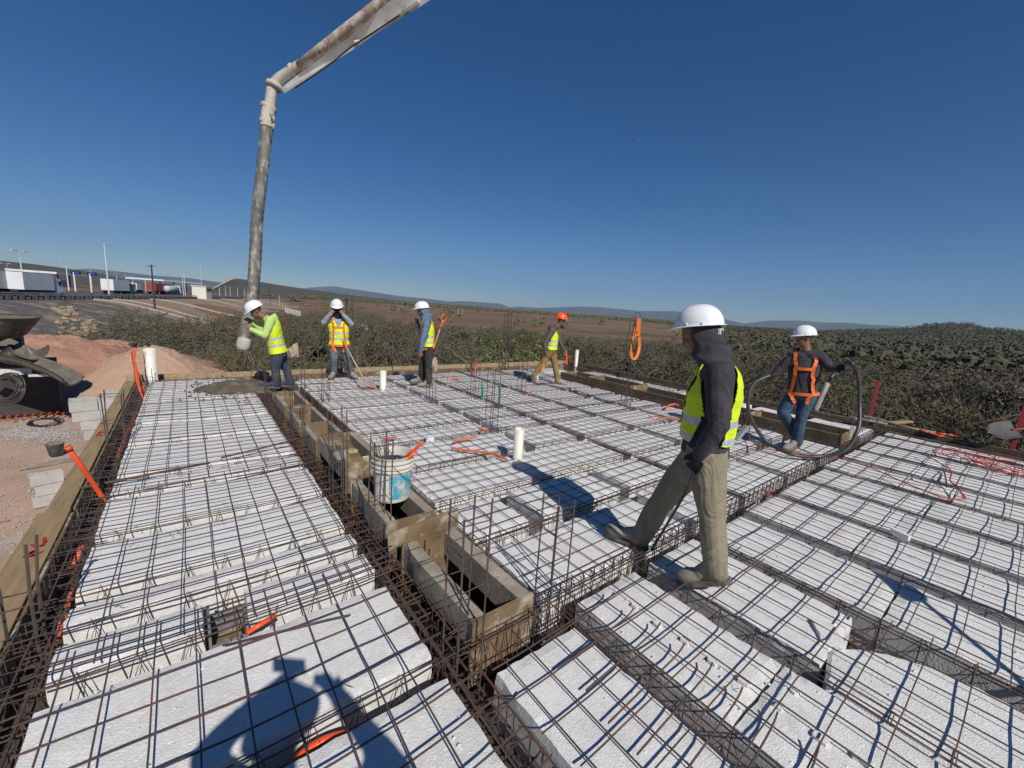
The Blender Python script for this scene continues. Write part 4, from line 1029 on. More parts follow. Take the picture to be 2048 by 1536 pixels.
tag(mb.build('wire_bundle', STEEL), 'bundle of tie wires sticking out of the paint bucket', 'wire bundle')
p = Vector((bx-.005, by-.09, bz+H-.03))
mb = MB(); mb.lathe([(0, -.04), (.03, -.028), (.042, 0), (.03, .028), (0, .04)], 12, c=p); tag(mb.build('tape_roll', mat('navy', (.02, .025, .06), .5), smooth=True), 'dark blue ball of tape in the paint bucket', 'tape')
mb = MB(); q = Vector((bx+.02, by-.12, bz+H-.05)); mb.tube([q, q+Vector((.05, -.03, .05)), q+Vector((.10, -.05, .10))], [.010, .012, .012], 10); tag(mb.build('hose_piece', ORANGE, smooth=True), 'short orange conduit sticking out of the paint bucket', 'conduit')
mb = MB(); p0 = Vector((bx+.04, by-.1, bz+H-.03)); tag(mb.tube([p0, p0+Vector((.13, -.06, .13)), p0+Vector((.145, -.06, .14))], [.010, .014, .015], 10).build('tool_handle', ORANGE, smooth=True), 'orange tool handle leaning out of the paint bucket', 'tool')

# concrete being poured
CONCW = mat('wet_concrete', (.15, .12, .085), .45, var=(.11, .088, .062), scale=7, coord='World', bump=1, bscale=40, bdist=.02, stains=[((.28, .25, .20), 12, .6, .1)])
def spill(c, rx, ry, h, lab, seed, n=64, rings=22):
    vs = []; fs = []
    for i in range(rings+1):
        u = i/rings
        for k in range(n):
            a = 6.2832*k/n; e_ = 1+.35*nz(math.cos(a)*2, math.sin(a)*2, seed)+.18*nz(math.cos(a)*7, math.sin(a)*7, seed)
            x, y = rx*u*e_*math.cos(a), ry*u*e_*math.sin(a)
            vs.append((x, y, h*(1-u**1.6)+.09*nz(x*7, y*7, seed)*(1-u)+.03*nz(x*17, y*17, seed)*(1-u)+.012*nz(x*25, y*25)*(1-u)-.02*(u > .97)))
    for i in range(rings):
        for k in range(n): k2 = (k+1) % n; fs.append((i*n+k, (i+1)*n+k, (i+1)*n+k2, i*n+k2))
    o = MB().add(vs, fs).build('wet_concrete', CONCW, smooth=True, ); o.location = c; tag(o, lab, 'concrete', kind=None); return o
g = G(480, 777, .03); spill((g.x-.02, g.y+.1, .02), .60, .45, .15, 'heap of wet brown concrete poured on the mesh below the pump hose', 4)
mb = MB()
for k in range(260):
    px, py = random.gauss(470, 55), random.gauss(780, 10); g = G(px, py, .0); s = random.uniform(.008, .03)
    c = Vector((g.x, g.y, .012)); mb.add([c+Vector((s, 0, 0)), c+Vector((0, s, 0)), c+Vector((-s, 0, 0)), c+Vector((0, -s, 0)), c+Vector((0, 0, s*.8))], [(0, 1, 4), (1, 2, 4), (2, 3, 4), (3, 0, 4)])
tag(mb.build('splashes', CONCW), 'small concrete splashes round the wet heap', 'concrete', kind='stuff')

# ---------------------------------------------------------------- concrete pump boom and hose
WP = mat('boom_white', (.72, .72, .70), .35, var=(.58, .57, .54), scale=2, stains=[((.30, .26, .21), 3.5, .57, .1)], coord='World')
PIPEM = mat('pump_pipe', (.30, .19, .13), .75, var=(.38, .30, .23), scale=4, coord='World', stains=[((.52, .48, .42), 5, .48, .08), ((.10, .06, .045), 9, .58, .1)], bump=.3, bscale=20)
SPLAT = mat('crusted_grey', (.50, .46, .39), .85, var=(.40, .36, .30), scale=7, coord='World', bump=.8, bscale=30)
HOSEM = mat('pump_hose', (.085, .083, .078), .7, var=(.19, .18, .155), scale=2.2, coord='World', stains=[((.38, .35, .29), 3.2, .52, .12), ((.05, .05, .05), 5, .6, .1)], bump=.5, bscale=25, stretch=(3, 3, 1))
D0 = 9.15
e = empty('concrete_pump_boom', tuple(Q(545, 170, D0)), 'white concrete pump boom with rusty pipe and hanging grey hose', 'pump boom'); EL = e.location
def bp(nm, m, mb, sm=True): o = local(mb, EL).build(nm, m, e, smooth=sm); return o
tipP = Q(600, 133, D0-.1); farP = Q(778, -6, D0-.75); ext = farP+(farP-tipP)*2.0
bp('boom_pipe', PIPEM, MB().tube([tipP, Q(650, 93, D0-.28), farP, ext], [.108, .108, .112, .112], 16))
b0 = Q(566, 178, D0+.15); b1 = Q(700, 83, D0-.2); b2 = Q(828, -6, D0-.75); b3 = b2+(b2-b0)*1.4
mb = MB()
def girder(mb, P, hs, wds):
    vs = []; fs = []
    for p, h, w_ in zip(P, hs, wds):
        d = (b2-b0).normalized(); s = d.cross(ray(700, 80)).normalized(); dpt = s.cross(d).normalized()
        vs += [p-s*h/2-dpt*w_/2, p+s*h/2-dpt*w_/2, p+s*h/2+dpt*w_/2, p-s*h/2+dpt*w_/2]
    for i in range(len(P)-1):
        for k in range(4): k2 = (k+1) % 4; fs.append((i*4+k, i*4+k2, (i+1)*4+k2, (i+1)*4+k))
    fs += [(0, 3, 2, 1), tuple(len(P)*4-4+k for k in range(4))]
    mb.add(vs, fs)
girder(mb, [b0, b1, b2, b3], [.06, .22, .34, .5], [.2, .25, .3, .35]); bp('boom_arm', WP, mb, False)
girder(mb := MB(), [Q(572, 182, D0+.1), Q(712, 92, D0-.22), Q(838, 2, D0-.8)], [.03, .04, .05], [.30, .33, .38]); bp('arm_flange', WP, mb, False)
mb = MB()
bp('hydraulic_line', BLACKP, MB().tube(curve([Q(590, 176, D0-.05), Q(660, 128, D0-.3), Q(702, 94, D0-.4), Q(730, 76, D0-.5), Q(800, 30, D0-.8)]), .016, 6))
for (x, y), dd in (((580, 137), 0), ((708, 50), -.3)):
    c = Q(x+6, y+4, D0+dd); d = (farP-tipP).normalized(); bp('pipe_clamp', SPLAT, MB().tube([c-d*.045, c-d*.04, c+d*.04, c+d*.045], [.112, .14, .14, .112], 16))
bp('pipe_bracket', WP, MB().bar(Q(708, 62, D0-.35), Q(716, 88, D0-.3), .08, .12), False)
bp('elbow', SPLAT, MB().tube(curve([Q(606, 128, D0-.1), Q(575, 147, D0), Q(556, 160, D0+.02), Q(545, 176, D0+.02), Q(541, 200, D0+.02), Q(538, 222, D0+.02)]), .108, 16))
for (x, y), rr in (((548, 172), .165), ((537, 216), .16), ((534, 247), .155)):
    c = Q(x, y, D0+.02); dn = (Q(x-3, y+10, D0)-Q(x, y, D0)).normalized()
    bp('hose_coupling', SPLAT, MB().tube([c-dn*.05, c-dn*.045, c+dn*.045, c+dn*.05], [rr*.8, rr, rr, rr*.8], 14))
bp('hose_collar', SPLAT, MB().tube(curve([Q(538, 215, D0), Q(535, 235, D0), Q(534, 256, D0)]), .135, 16))
for k in range(9):
    c = Q(534+rnd.uniform(-12, 12), 212+rnd.uniform(0, 45), D0-.12); o_ = MB(); o_.tube([c, c+Vector((.02, 0, -.05)), c+Vector((.0, 0, -.12))], [.035, .03, .008], 6); 
    if k < 5: bp('concrete_crust', SPLAT, o_)
hp = curve([Q(534, 250, D0), Q(528, 310, D0), Q(520, 380, D0-.05), Q(514, 440, D0), Q(511, 510, D0+.05), Q(507, 565, D0), Q(500, 620, D0-.05), Q(492, 660, D0-.1), Q(488, 682, D0-.12)], 14)
rr = [.121+.006*math.sin(i*1.9)+.004*nz(i*.4, 1) for i in range(len(hp))]
bp('rubber_hose', HOSEM, MB().tube(hp, rr, 20))
bp('hose_end', SPLAT, MB().tube([Q(489, 676, D0-.12), Q(488, 684, D0-.12), Q(487, 692, D0-.12), Q(487, 697, D0-.12), Q(486.5, 700, D0-.12)], [.120, .132, .140, .116, .112], 18))

# ---------------------------------------------------------------- long handled tools lying about, red posts, ropes, cables
WOODH = mat('tool_wood', (.46, .33, .20), .6, var=(.38, .27, .16), scale=8)
DIRTY = mat('dirty_steel', (.22, .20, .18), .6, var=(.32, .29, .25), scale=9)
MXK_ = mat('dark_blade', (.045, .045, .045), .7, var=(.09, .085, .08), scale=9)
def shovel(name, P0, P1, bladeN, label, dh=True, hm=WOODH, L=.30, W_=.22, sock=ORANGE, curl=0.0, bm_=None):
    """P0 = handle end, P1 = start of blade"""
    P0, P1, bladeN = Vector(P0), Vector(P1), Vector(bladeN).normalized(); d = (P1-P0).normalized(); s = d.cross(bladeN).normalized(); nn = s.cross(d).normalized()
    e = empty(name, tuple(P1), label, 'shovel', 'shovels'); E_ = e.location
    local(MB().tube([P0, P1+d*.05], .016, 8), E_) .build('shaft', hm, e, smooth=True)
    if dh:
        mb = MB(); a = P0; mb.tube([a+d*.10, a-d*.0+s*.045, a-d*.09+s*.055, a-d*.11+s*.03, a-d*.11-s*.03, a-d*.09-s*.055, a-s*.045, a+d*.10], .014, 6)
        local(mb, E_).build('grip', sock, e, smooth=True)
        local(MB().tube([P0+d*.08, P0+d*.2], .02, 8), E_).build('sleeve', sock, e, smooth=True)
    vs = []; fs = []; nx, ny = 8, 8
    for j in range(ny+1):
        v = j/ny
        for i in range(nx+1):
            u = i/nx*2-1; wv = W_/2*(1 if v < .55 else math.sqrt(max(0.02, 1-((v-.55)/.45)**2)))
            vs.append(P1+d*(L*v)+s*(u*wv)+nn*(.035*u*u-.01+curl*v*v))
    m0 = len(vs); vs += [v-nn*.003 for v in vs]
    for j in range(ny):
        for i in range(nx): a = j*(nx+1)+i; fs.append((a, a+1, a+nx+2, a+nx+1)); fs.append((m0+a, m0+a+nx+1, m0+a+nx+2, m0+a+1))
    local(MB().add(vs, fs), E_).build('blade', bm_ or DIRTY, e, smooth=True); return e
g1 = G(1905, 872, .08); g2 = G(1790, 849, .08)
shovel('shovel', g1, g2, (0, 0, 1), 'shovel with orange grip lying on the right edge board')
g1 = G(1868, 868, .09); g2 = G(1762, 842, .1); shovel('shovel', g1, g2, (0, 0, 1), 'second shovel lying behind it by the red post', L=.3)
g2 = G(2018, 905, .0); shovel('shovel', g2+Vector((.5, -.5, .55)), g2+Vector((.02, 0, .38)), (-1, .25, .3), 'upright dark shovel blade at the right border', dh=False, L=.38, W_=.3, bm_=MXK_)
REDP = mat('red_painted_steel', (.50, .025, .02), .5, var=(.36, .03, .025), scale=10, stains=[((.16, .08, .06), 14, .60, .1)])
d = dep(G(1738, 835, .0))+.25
tag(MB().bar(Q(1737, 842, d), Q(1757, 764, d), .07, .07).build('red_post', REDP), 'leaning red steel post at the right edge behind the hose loop', 'post')
d2 = dep(G(2030, 900, 0))+.1
tag(MB().bar(Q(2022, 905, d2), Q(2056, 800, d2), .05, .05).build('red_post', REDP), 'red steel post at the right border', 'post')
bar([tuple(Q(1755, 785, d)), tuple(Q(1800, 815, d+.5)), tuple(Q(1888, 865, d+1.2))], .013, 'pale guy rod running down from the red post', m=GALV, group='guy rods')
bar([tuple(Q(1872, 862, d+1.0)), tuple(Q(1960, 845, d+.8)), tuple(Q(2060, 824, d+.5))], .013, 'dark rod running up to the right border', group='guy rods')
g = G(1795, 846, .06)
tag(MB().bar(g+Vector((-.25, .12, .0)), g+Vector((.2, -.16, .05)), .09, .03).build('wood_scrap', TIMBER), 'short grey plank end on the edge board by the red post', 'plank')
g = G(1745, 842, .1); tag(MB().bar(g+Vector((-.25, .25, .03)), g+Vector((.2, -.2, -.02)), .10, .03).build('wood_scrap', GTIMBER), 'pale plank end beside the red post', 'plank')
# red power cable, coiled heap at the right
CAB = mat('red_cable', (.55, .07, .05), .5, var=(.42, .06, .04), scale=6)
def cable(L_, z, r, lab, m=CAB, grp=None): 
    P = curve([(*G(x, y, z).xy, z+rnd.uniform(0, .02)) for x, y in L_], 6); return tag(MB().tube(P, r, 6).build('power_cable', m, smooth=True), lab, 'cable', grp)
cable([(1508, 840), (1500, 852), (1498, 875), (1512, 890), (1530, 898), (1570, 905), (1640, 912), (1680, 918), (1740, 938), (1800, 962), (1850, 985), (1890, 998), (1925, 1001), (1930, 996), (1912, 975), (1900, 962), (1902, 945), (1890, 935), (1860, 918), (1838, 908)], .055, .007, 'red power cable looping from the hose man across the right field')
cable([(1928, 999), (1915, 975), (1900, 965), (1905, 945)], .06, .006, 'short second strand of the red cable near its turn')
P = []
for k in range(60):
    a = k*.62; c = G(1925+k*1.2, 915+k*.25, .05); rr = .28+.14*math.sin(k*.7); P.append((c.x+rr*1.5*math.cos(a)*(.7+.3*math.sin(k)), c.y+rr*math.sin(a)*.8, .05+.012*math.sin(k*2.3)+.01))
tag(MB().tube(curve(P, 5), .006, 5).build('power_cable', CAB, smooth=True), 'tangled heap of red cable on the far right of the slab', 'cable')
cable([(1955, 905), (2000, 915), (2060, 928)], .05, .007, 'red cable tail leaving the picture at the right border')
g = G(1893, 975, .03); tag(MB().tube(curve([tuple(g), tuple(g+Vector((-.03, .02, .10))), tuple(g+Vector((.02, .05, .17))), tuple(g+Vector((.12, .05, .19)))]), .007, 6).build('rebar', STEEL), 'hooked dark bar end standing in a rib by the cable', 'steel bar')
# hanging orange strap on the tall cage
STRAP = mat('orange_webbing', (.85, .24, .02), .6, var=(.70, .18, .02), scale=12)
ORH = mat('harness_orange', (.86, .17, .015), .55, var=(.72, .13, .015), scale=10)
d = dep((6.52, 4.66, 1.0))-.1
def ribbon(P, w_, m, name, parent=None, th=.004, nrm=None, loc=None):
    P = [Vector(p) for p in P]; vs = []; fs = []
    for i, p in enumerate(P):
        t = (P[min(i+1, len(P)-1)]-P[max(i-1, 0)]).normalized(); n_ = (nrm[i] if nrm else (p-CAM).normalized()); s = t.cross(n_).normalized(); q = s.cross(t).normalized()
        vs += [p-s*w_/2, p+s*w_/2, p+s*w_/2+q*th, p-s*w_/2+q*th]
    for i in range(len(P)-1):
        for k in range(4): k2 = (k+1) % 4; fs.append((i*4+k, i*4+k2, (i+1)*4+k2, (i+1)*4+k))
    fs += [(3, 2, 1, 0), tuple(len(P)*4-4+k for k in range(4))]
    mb = MB().add(vs, fs)
    if loc is not None: local(mb, loc)
    return mb.build(name, m, parent)
e = empty('hanging_strap', tuple(Q(1275, 635, d)), 'orange safety strap loop hanging from the tall cage', 'strap'); SL = e.location
ribbon(curve([Q(1277, 640, d), Q(1270, 665, d), Q(1264, 695, d), Q(1263, 712, d), Q(1268, 718, d), Q(1275, 710, d), Q(1279, 690, d+.02), Q(1277, 660, d+.02), Q(1278, 642, d+.02)], 5), .05, STRAP, 'webbing', e, loc=SL)
ribbon([Q(1278, 636, d-.02), Q(1277, 655, d-.02), Q(1276, 672, d-.02)], .07, ORH, 'shock_pack', e, th=.03, loc=SL)
local(MB().tube(curve([Q(1272, 626, d), Q(1270, 638, d), Q(1276, 642, d), Q(1281, 636, d), Q(1279, 625, d), Q(1272, 626, d)]), .008, 6), SL).build('hook', GALV, e, smooth=True)
# bird
p = Q(1266, 279, 60); mb = MB(); mb.tube([p-Vector((.25, 0, 0)), p, p+Vector((.25, .1, .02))], [.02, .1, .02], 6)
mb.add([p, p+Vector((.1, .1, .28)), p+Vector((.22, .15, .30))], [(0, 1, 2)]); mb.add([p, p+Vector((-.05, -.2, -.15)), p+Vector((.12, -.25, -.18))], [(0, 1, 2)])
tag(mb.build('bird', BLACKP), 'tiny dark bird high in the blue sky', 'bird')

# ================================================================ LEFT YARD
CMU = mat('concrete_block', (.50, .485, .45), .9, var=(.42, .40, .37), scale=4, coord='World', bump=.6, bscale=50, stains=[((.33, .31, .28), 9, .60, .1)])
CMD = mat('block_hollow', (.12, .115, .11), .9)
def cblock(x, y, z, rz, label, grp, upright=False, s=1.0):
    e = MB(); l, w_, h = .20*s, .075*s, .095*s
    # hollow block: outer walls, web
    t = .022*s
    for a, b in (((-l, -w_, -h), (l, -w_+t, h)), ((-l, w_-t, -h), (l, w_, h)), ((-l, -w_+t, -h), (-l+t, w_-t, h)), ((l-t, -w_+t, -h), (l, w_-t, h)), ((-t/2, -w_+t, -h), (t/2, w_-t, h))): e.box(a, b)
    e.box((-l+t, -w_+t, -h*.6), (-t/2, w_-t, -h*.5), 1); e.box((t/2, -w_+t, -h*.6), (l-t, w_-t, -h*.5), 1)
    o = e.build('concrete_block', [CMU, CMD]); o.location = (x, y, z); o.rotation_euler = ((math.pi/2 if upright else 0), 0, rz)
    return tag(o, label, 'concrete block', grp)
# stack seen over the plank
SB = Q(140, 800, 9.2); sdep = 9.2
base = G(185, 925, YZ); 
ax = (G(210, 800, -.95)-G(138, 806, -.95)); 
rz = .15; ux = Vector((math.cos(rz), math.sin(rz), 0)); uy = Vector((-math.sin(rz), math.cos(rz), 0))
O = G(137, 806, -.72)
nstack = 0
for lv in range(8):
    for row in range(3 if lv == 0 else 2 if lv < 2 else 1):
        for c in range((5, 4, 3, 3, 3, 2, 2, 2)[lv]):
            sh = (0, .03, .12, .15, .26, .28, .3, .3)[lv]
            q = O+ux*(.2+sh+c*.405+rnd.uniform(-.01, .01))+uy*(.08+row*.17)-_Z*(.1+lv*.2)
            cblock(q.x, q.y, q.z, rz+rnd.uniform(-.03, .03), 'grey hollow concrete block in course %d of the stack beyond the left plank' % (lv+1), 'concrete blocks of the stack')
for row in range(2):
    for c in range(3):
        q = O+ux*(.75+c*.42)+uy*(.75+row*.2)-_Z*(.1); cblock(q.x, q.y, q.z, rz+.2, 'grey hollow concrete block behind the stack top', 'concrete blocks behind the stack')
q0 = G(100, 1008, YZ)
for k, (dx, dy, dz, r_, u_) in enumerate([(0, 0, .1, .25, 0), (.05, .02, .3, .2, 1), (.0, .0, .5, .28, 0), (.42, .1, .1, .2, 0), (.40, .12, .3, .15, 0)]):
    cblock(q0.x+dx, q0.y+dy, q0.z+dz, r_, ['bottom block of the small pile beyond the leaning conduit', 'middle block of the small pile, its hollow facing us', 'top block of the small pile beyond the leaning conduit', 'bottom block half hidden behind the plank', 'block on top of the half hidden one'][k], 'blocks of the small pile')
# mortar bucket, plank scraps
g = G(113, 912, YZ); tag(MB().lathe([(0, 0), (.11, 0), (.15, .27), (.155, .275), (.14, .275), (.11, .1), (0, .1)], 20, c=g+Vector((0, 0, .03))).build('mortar_bucket', mat('dark_bucket', (.10, .10, .095), .7, var=(.2, .19, .17), scale=8), smooth=True), 'dark mortar bucket standing on the yard beyond the plank', 'bucket')
g = G(110, 925, YZ+.05); tag(MB().bar(g+Vector((-.5, -.1, 0)), g+Vector((.5, .15, 0)), .25, .02).build('wood_scrap', GTIMBER), 'grey board scrap lying under the mortar bucket', 'plank')
# mixer truck rear at the left border
MXD = mat('mixer_grime', (.17, .145, .115), .8, var=(.09, .078, .062), scale=3, coord='World', stains=[((.36, .32, .26), 5, .58, .1)], bump=.6, bscale=20)
MXK = mat('mixer_dark', (.03, .028, .026), .8, var=(.06, .05, .045), scale=3, coord='World')
DM = 10.5
e = empty('mixer_truck', tuple(Q(-40, 830, DM)), 'grimy concrete mixer rear with hopper, chutes and coiled hose at the left border', 'mixer truck'); ML = e.location
def mp(nm, m, mb, sm=False): return local(mb, ML).build(nm, m, e, smooth=sm)
def trough(P, rad, up, m, nm, arc=3.6, th=.015):
    P = [Vector(p) for p in P]; vs = []; fs = []; n = 12
    for sgn, r_ in ((0, 1), (1, 1+th/rad[0]*2)):
        for i, p in enumerate(P):
            t = (P[min(i+1, len(P)-1)]-P[max(i-1, 0)]).normalized(); s = t.cross(Vector(up)).normalized(); u = s.cross(t).normalized()
            for k in range(n+1):
                a = -arc/2+arc*k/n; vs.append(p+(s*math.sin(a)-u*math.cos(a))*rad[i]*r_)
    N = len(P)*(n+1)
    for i in range(len(P)-1):
        for k in range(n): a = i*(n+1)+k; fs.append((a, a+1, a+n+2, a+n+1)); fs.append((N+a, N+a+n+1, N+a+n+2, N+a+1))
    for i in range(len(P)-1):
        for k in (0, n): a = i*(n+1)+k; fs.append((a, a+n+1, N+a+n+1, N+a))
    for i in (0, len(P)-1):
        for k in range(n): a = i*(n+1)+k; fs.append((a, N+a, N+a+1, a+1))
    mp(nm, m, MB().add(vs, fs), True)
c = Q(0, 634, DM)
mb = MB(); mb.lathe([(.72, .0), (.74, .03), (.7, .0), (.42, -.42), (.3, -.52), (.28, -.5), (.4, -.38), (.68, .0)], 28, c=c, sx=1, sy=.9); mp('hopper', MXD, mb, True)
trough(curve([Q(-30, 668, DM), Q(10, 690, DM), Q(35, 700, DM-.1), Q(58, 690, DM-.2)]), [.36]*25, (0, 0, 1), MXD, 'upper_chute', arc=3.0)
P = curve([Q(-10, 703, DM-.3), Q(40, 712, DM-.3), Q(90, 727, DM-.3), Q(125, 742, DM-.3), Q(148, 756, DM-.3)])
trough(P, [.20]*len(P), (0, 0, 1), MXD, 'lower_chute', arc=3.3)
mb = MB(); mb.bar(Q(-40, 745, DM), Q(52, 742, DM), .25, .16); mp('bumper', WP, mb)
mb = MB(); mb.bar(Q(60, 751, DM-.2), Q(106, 750, DM-.2), .08, .06); mp('bracket', WP, mb)
mb = MB(); a = Q(-90, 780, DM+.6); mb.obox(a, ux*1.9, uy*.6, _Z*.75); mp('chassis', MXK, mb)
mb = MB(); mb.obox(Q(-60, 690, DM+.8), ux*.95, uy*.5, _Z*.5); mp('drum_frame', MXK, mb)
for (x, y) in ((20, 690), (0, 715)):
    mp('strut', MXK, MB().tube([Q(x, y, DM+.3), Q(x+10, y+45, DM+.2)], .05, 8))
for k in range(6):
    cc = Q(12+k*1.5, 776, DM-.5); r_ = .26+.03*k
    mp('hose_coil', GALV if k % 2 else BLACKP, MB().tube([cc+(RT*math.cos(a)+UP*math.sin(a)*.9)*r_+FW*.03*math.sin(a*2+k) for a in [i*.3142 for i in range(21)]], .016, 6), True)
mb = MB(); mb.obox(Q(20, 838, DM-1.0), ux*.8, uy*.25, _Z*.03); 
g = G(30, 838, YZ+.05); mb = MB()
for k in range(14): mb.tube([g+Vector((-.9+k*.15, -.15, .02)), g+Vector((-.85+k*.15, .1, .1)), g+Vector((-.8+k*.15, .3, .02))], .02, 5)
mb.tube([g+Vector((-1.2, .3, 0)), g+Vector((1.2, .35, .02))], .02, 5); tag(mb.build('red_net', mat('red_net', (.45, .07, .04), .6)), 'crumpled red plastic netting on the shaded yard', 'netting')

# ================================================================ HIGHWAY
def hp_(px, s, py=592, z=HWZ):
    d_ = ray(px, py); h_ = Vector((d_.x, d_.y)); t_ = (s+hw0.dot(hwn))/h_.dot(hwn); return Vector((h_.x*t_, h_.y*t_, z))
RAIL = mat('guard_rail', (.45, .46, .47), .45, var=(.35, .36, .37), scale=.8, coord='World', metal=.3)
e = empty('guard_rail', tuple(hp_(0, .3)), 'long steel guard rail with dark posts along the highway', 'guard rail'); RL = e.location
A_ = hw0-hwd*80+hwn*.35; B_ = hw0+hwd*250+hwn*.35; Z0 = HWZ
mb = MB(); L_ = (B_-A_).length
for zz, hh in ((1.0, .16), (.72, .16)): mb.bar((A_.x, A_.y, Z0+zz), (B_.x, B_.y, Z0+zz), .08, hh)
local(mb, RL).build('rail', RAIL, e)
for k in range(100):
    t = k*2.6; p = A_+hwd*(30+t); mb = MB(); mb.box((p.x-.4, p.y-.4, Z0), (p.x+.4, p.y+.4, Z0+.62)); o = local(mb, RL).build('barrier_post', MXK if k % 1 == 0 else RAIL, e)
WT = mat('trailer_white', (.74, .75, .76), .4, var=(.66, .67, .68), scale=.5, coord='World')
GT = mat('trailer_grey', (.40, .41, .42), .5, var=(.36, .37, .38), scale=.5, coord='World')
WIN = mat('dark_glass', (.02, .025, .03), .1)
TYRE = mat('tyre', (.02, .02, .02), .8)
def truck(px, s, Lt, col, lab, cabcol=None, dr=1, box=True, H_=2.8, py=592):
    p = hp_(px, s, py); d = Vector((hwd.x, hwd.y, 0))*dr; n_ = Vector((hwn.x, hwn.y, 0)); e = empty('truck', tuple(p), lab, 'truck', 'trucks on the highway'); E_ = e.location; o_ = E_.copy(); 
    def f(nm, m, mb, sm=False): return local(mb, E_).build(nm, m, e, smooth=sm)
    if box: f('trailer', col, MB().obox(p+d*Lt/2+_Z*(1.2+H_/2), d*Lt/2, n_*1.28, _Z*H_/2))
    else: 
        f('tank', col, MB().tube([p+_Z*2.1, p+d*.4+_Z*2.1, p+d*(Lt-.4)+_Z*2.1, p+d*Lt+_Z*2.1], [.7, 1.15, 1.15, .7], 16), True)
    f('chassis', MXK, MB().obox(p+d*Lt/2+_Z*1.0, d*Lt/2, n_*.5, _Z*.15))
    cb = f('cab', cabcol or col, MB().add([p+d*(Lt+.5)+n_*a+_Z*z for a in (-1.2, 1.2) for z in (.6,)]+[p+d*(Lt+2.9)+n_*a+_Z*.6 for a in (-1.2, 1.2)]+[p+d*(Lt+.5)+n_*a+_Z*3.5 for a in (-1.1, 1.1)]+[p+d*(Lt+2.0)+n_*a+_Z*3.2 for a in (-1.1, 1.1)]+[p+d*(Lt+2.9)+n_*a+_Z*1.9 for a in (-1.1, 1.1)],
        [(0, 1, 3, 2), (0, 4, 5, 1), (4, 6, 7, 5), (6, 8, 9, 7), (8, 2, 3, 9), (0, 2, 8, 6, 4), (1, 5, 7, 9, 3)]))
    f('windscreen', WIN, MB().add([p+d*(Lt+2.06)+n_*a+_Z*3.12 for a in (-1, 1)]+[p+d*(Lt+2.86)+n_*a+_Z*2.05 for a in (-1, 1)], [(0, 1, 3, 2)]))
    f('side_window', WIN, MB().obox(p+d*(Lt+1.7)-n_*1.19+_Z*2.5, d*.45, n_*.02, _Z*.35))
    for t in (.8, 2.0, Lt-1.5, Lt-.4, Lt+2.2):
        for sd_ in (-1, 1): f('wheel', TYRE, MB().tube([p+d*t+n_*sd_*.9+_Z*.5, p+d*t+n_*sd_*1.2+_Z*.5], .5, 14))
    return e
truck(30, 7, 7.5, WT, 'white semi trailer nearest the left border on the highway', dr=1, py=593)
truck(-60, 9, 9, GT, 'dark truck cut off by the left border', cabcol=MXK, dr=1, py=593)
truck(216, 14, 8, WT, 'white box trailer with open-looking rear doors by the tall lamp post', cabcol=mat('teal_cab', (.03, .12, .12), .5), dr=1, py=588)
truck(303, 22, 12, mat('red_container', (.30, .05, .035), .6), 'dark red container truck far along the highway', dr=1, H_=2.6, py=587)
truck(333, 20, 9, mat('pale_tank', (.45, .52, .50), .5), 'pale tanker truck far along the highway', box=False, dr=1, py=587)
truck(280, 26, 5, WT, 'small white van truck behind the utility pole', dr=-1, H_=2.2, py=585)
# white service building / toll booth
p = Q(405, 596, 128); p.z = HWZ; d = Vector((hwd.x, hwd.y, 0)); n_ = Vector((hwn.x, hwn.y, 0))
e = empty('booth', tuple(p), 'white cream booth building with dark broken windows beside the embankment', 'building'); E_ = e.location
local(MB().obox(p+_Z*1.9, d*2.6, n_*1.8, _Z*1.9), E_).build('wall', mat('cream_wall', (.72, .67, .56), .8), e)
for k in range(4): local(MB().obox(p+_Z*2.9-n_*1.82+d*(-1.8+k*1.2), d*.42, n_*.05, _Z*.3), E_).build('window', WIN, e)
local(MB().obox(p+_Z*3.9, d*2.8, n_*2.0, _Z*.1), E_).build('roof', WT, e)
# toll canopies
def canopy(px0, py0, px1, py1, D_, lab, dep_=7):
    a, b = Q(px0, py0, D_), Q(px1, py1, D_*1.15); h = (a.z+b.z)/2-HWZ; a.z = b.z = HWZ; e = empty('toll_canopy', tuple(a), lab, 'toll canopy', 'toll plaza canopies'); E_ = e.location; d_ = (b-a)
    local(MB().obox((a+b)/2+_Z*h, d_/2, n_*dep_, _Z*.35), E_).build('roof', WT, e)
    k_ = max(3, int(d_.length/9))
    for k in range(k_+1):
        q = a+d_*k/k_; local(MB().tube([q, q+_Z*(h-.3)], .3, 8), E_).build('column', CONC, e)
        if k < k_: local(MB().obox(q+d_*.5/k_+_Z*1.2, d_/k_*.16, n_*1.0, _Z*1.2), E_).build('toll_booth', WIN if k % 2 else WT, e)
    return e
canopy(62, 542, 138, 549, 150, 'long flat white toll canopy behind the nearest trailer')
canopy(290, 558, 372, 565, 190, 'farther toll canopy behind the red container truck')
SIGN = mat('sign_dark', (.02, .02, .035), .4); SIGNB = mat('sign_blue', (.06, .06, .5), .4)
for px, lab in ((150, 'dark overhead sign with a blue panel, left of the pair'), (182, 'dark overhead sign with a blue panel, right of the pair')):
    q = Q(px, 570, 115); q.z = HWZ; e = empty('overhead_sign', tuple(q), lab, 'sign', 'overhead signs at the toll plaza'); E_ = e.location
    local(MB().tube([q, q+_Z*5.2], .18, 8), E_).build('post', WT, e); local(MB().obox(q+_Z*5.0+RT*.6, RT*1.3, FW*.1, _Z*.42), E_).build('panel', SIGN, e)
    local(MB().obox(q+_Z*5.0+RT*.95-FW*.13, RT*.55, FW*.03, _Z*.28), E_).build('blue_panel', SIGNB, e)
LAMPM = mat('lamp_steel', (.62, .63, .64), .4)
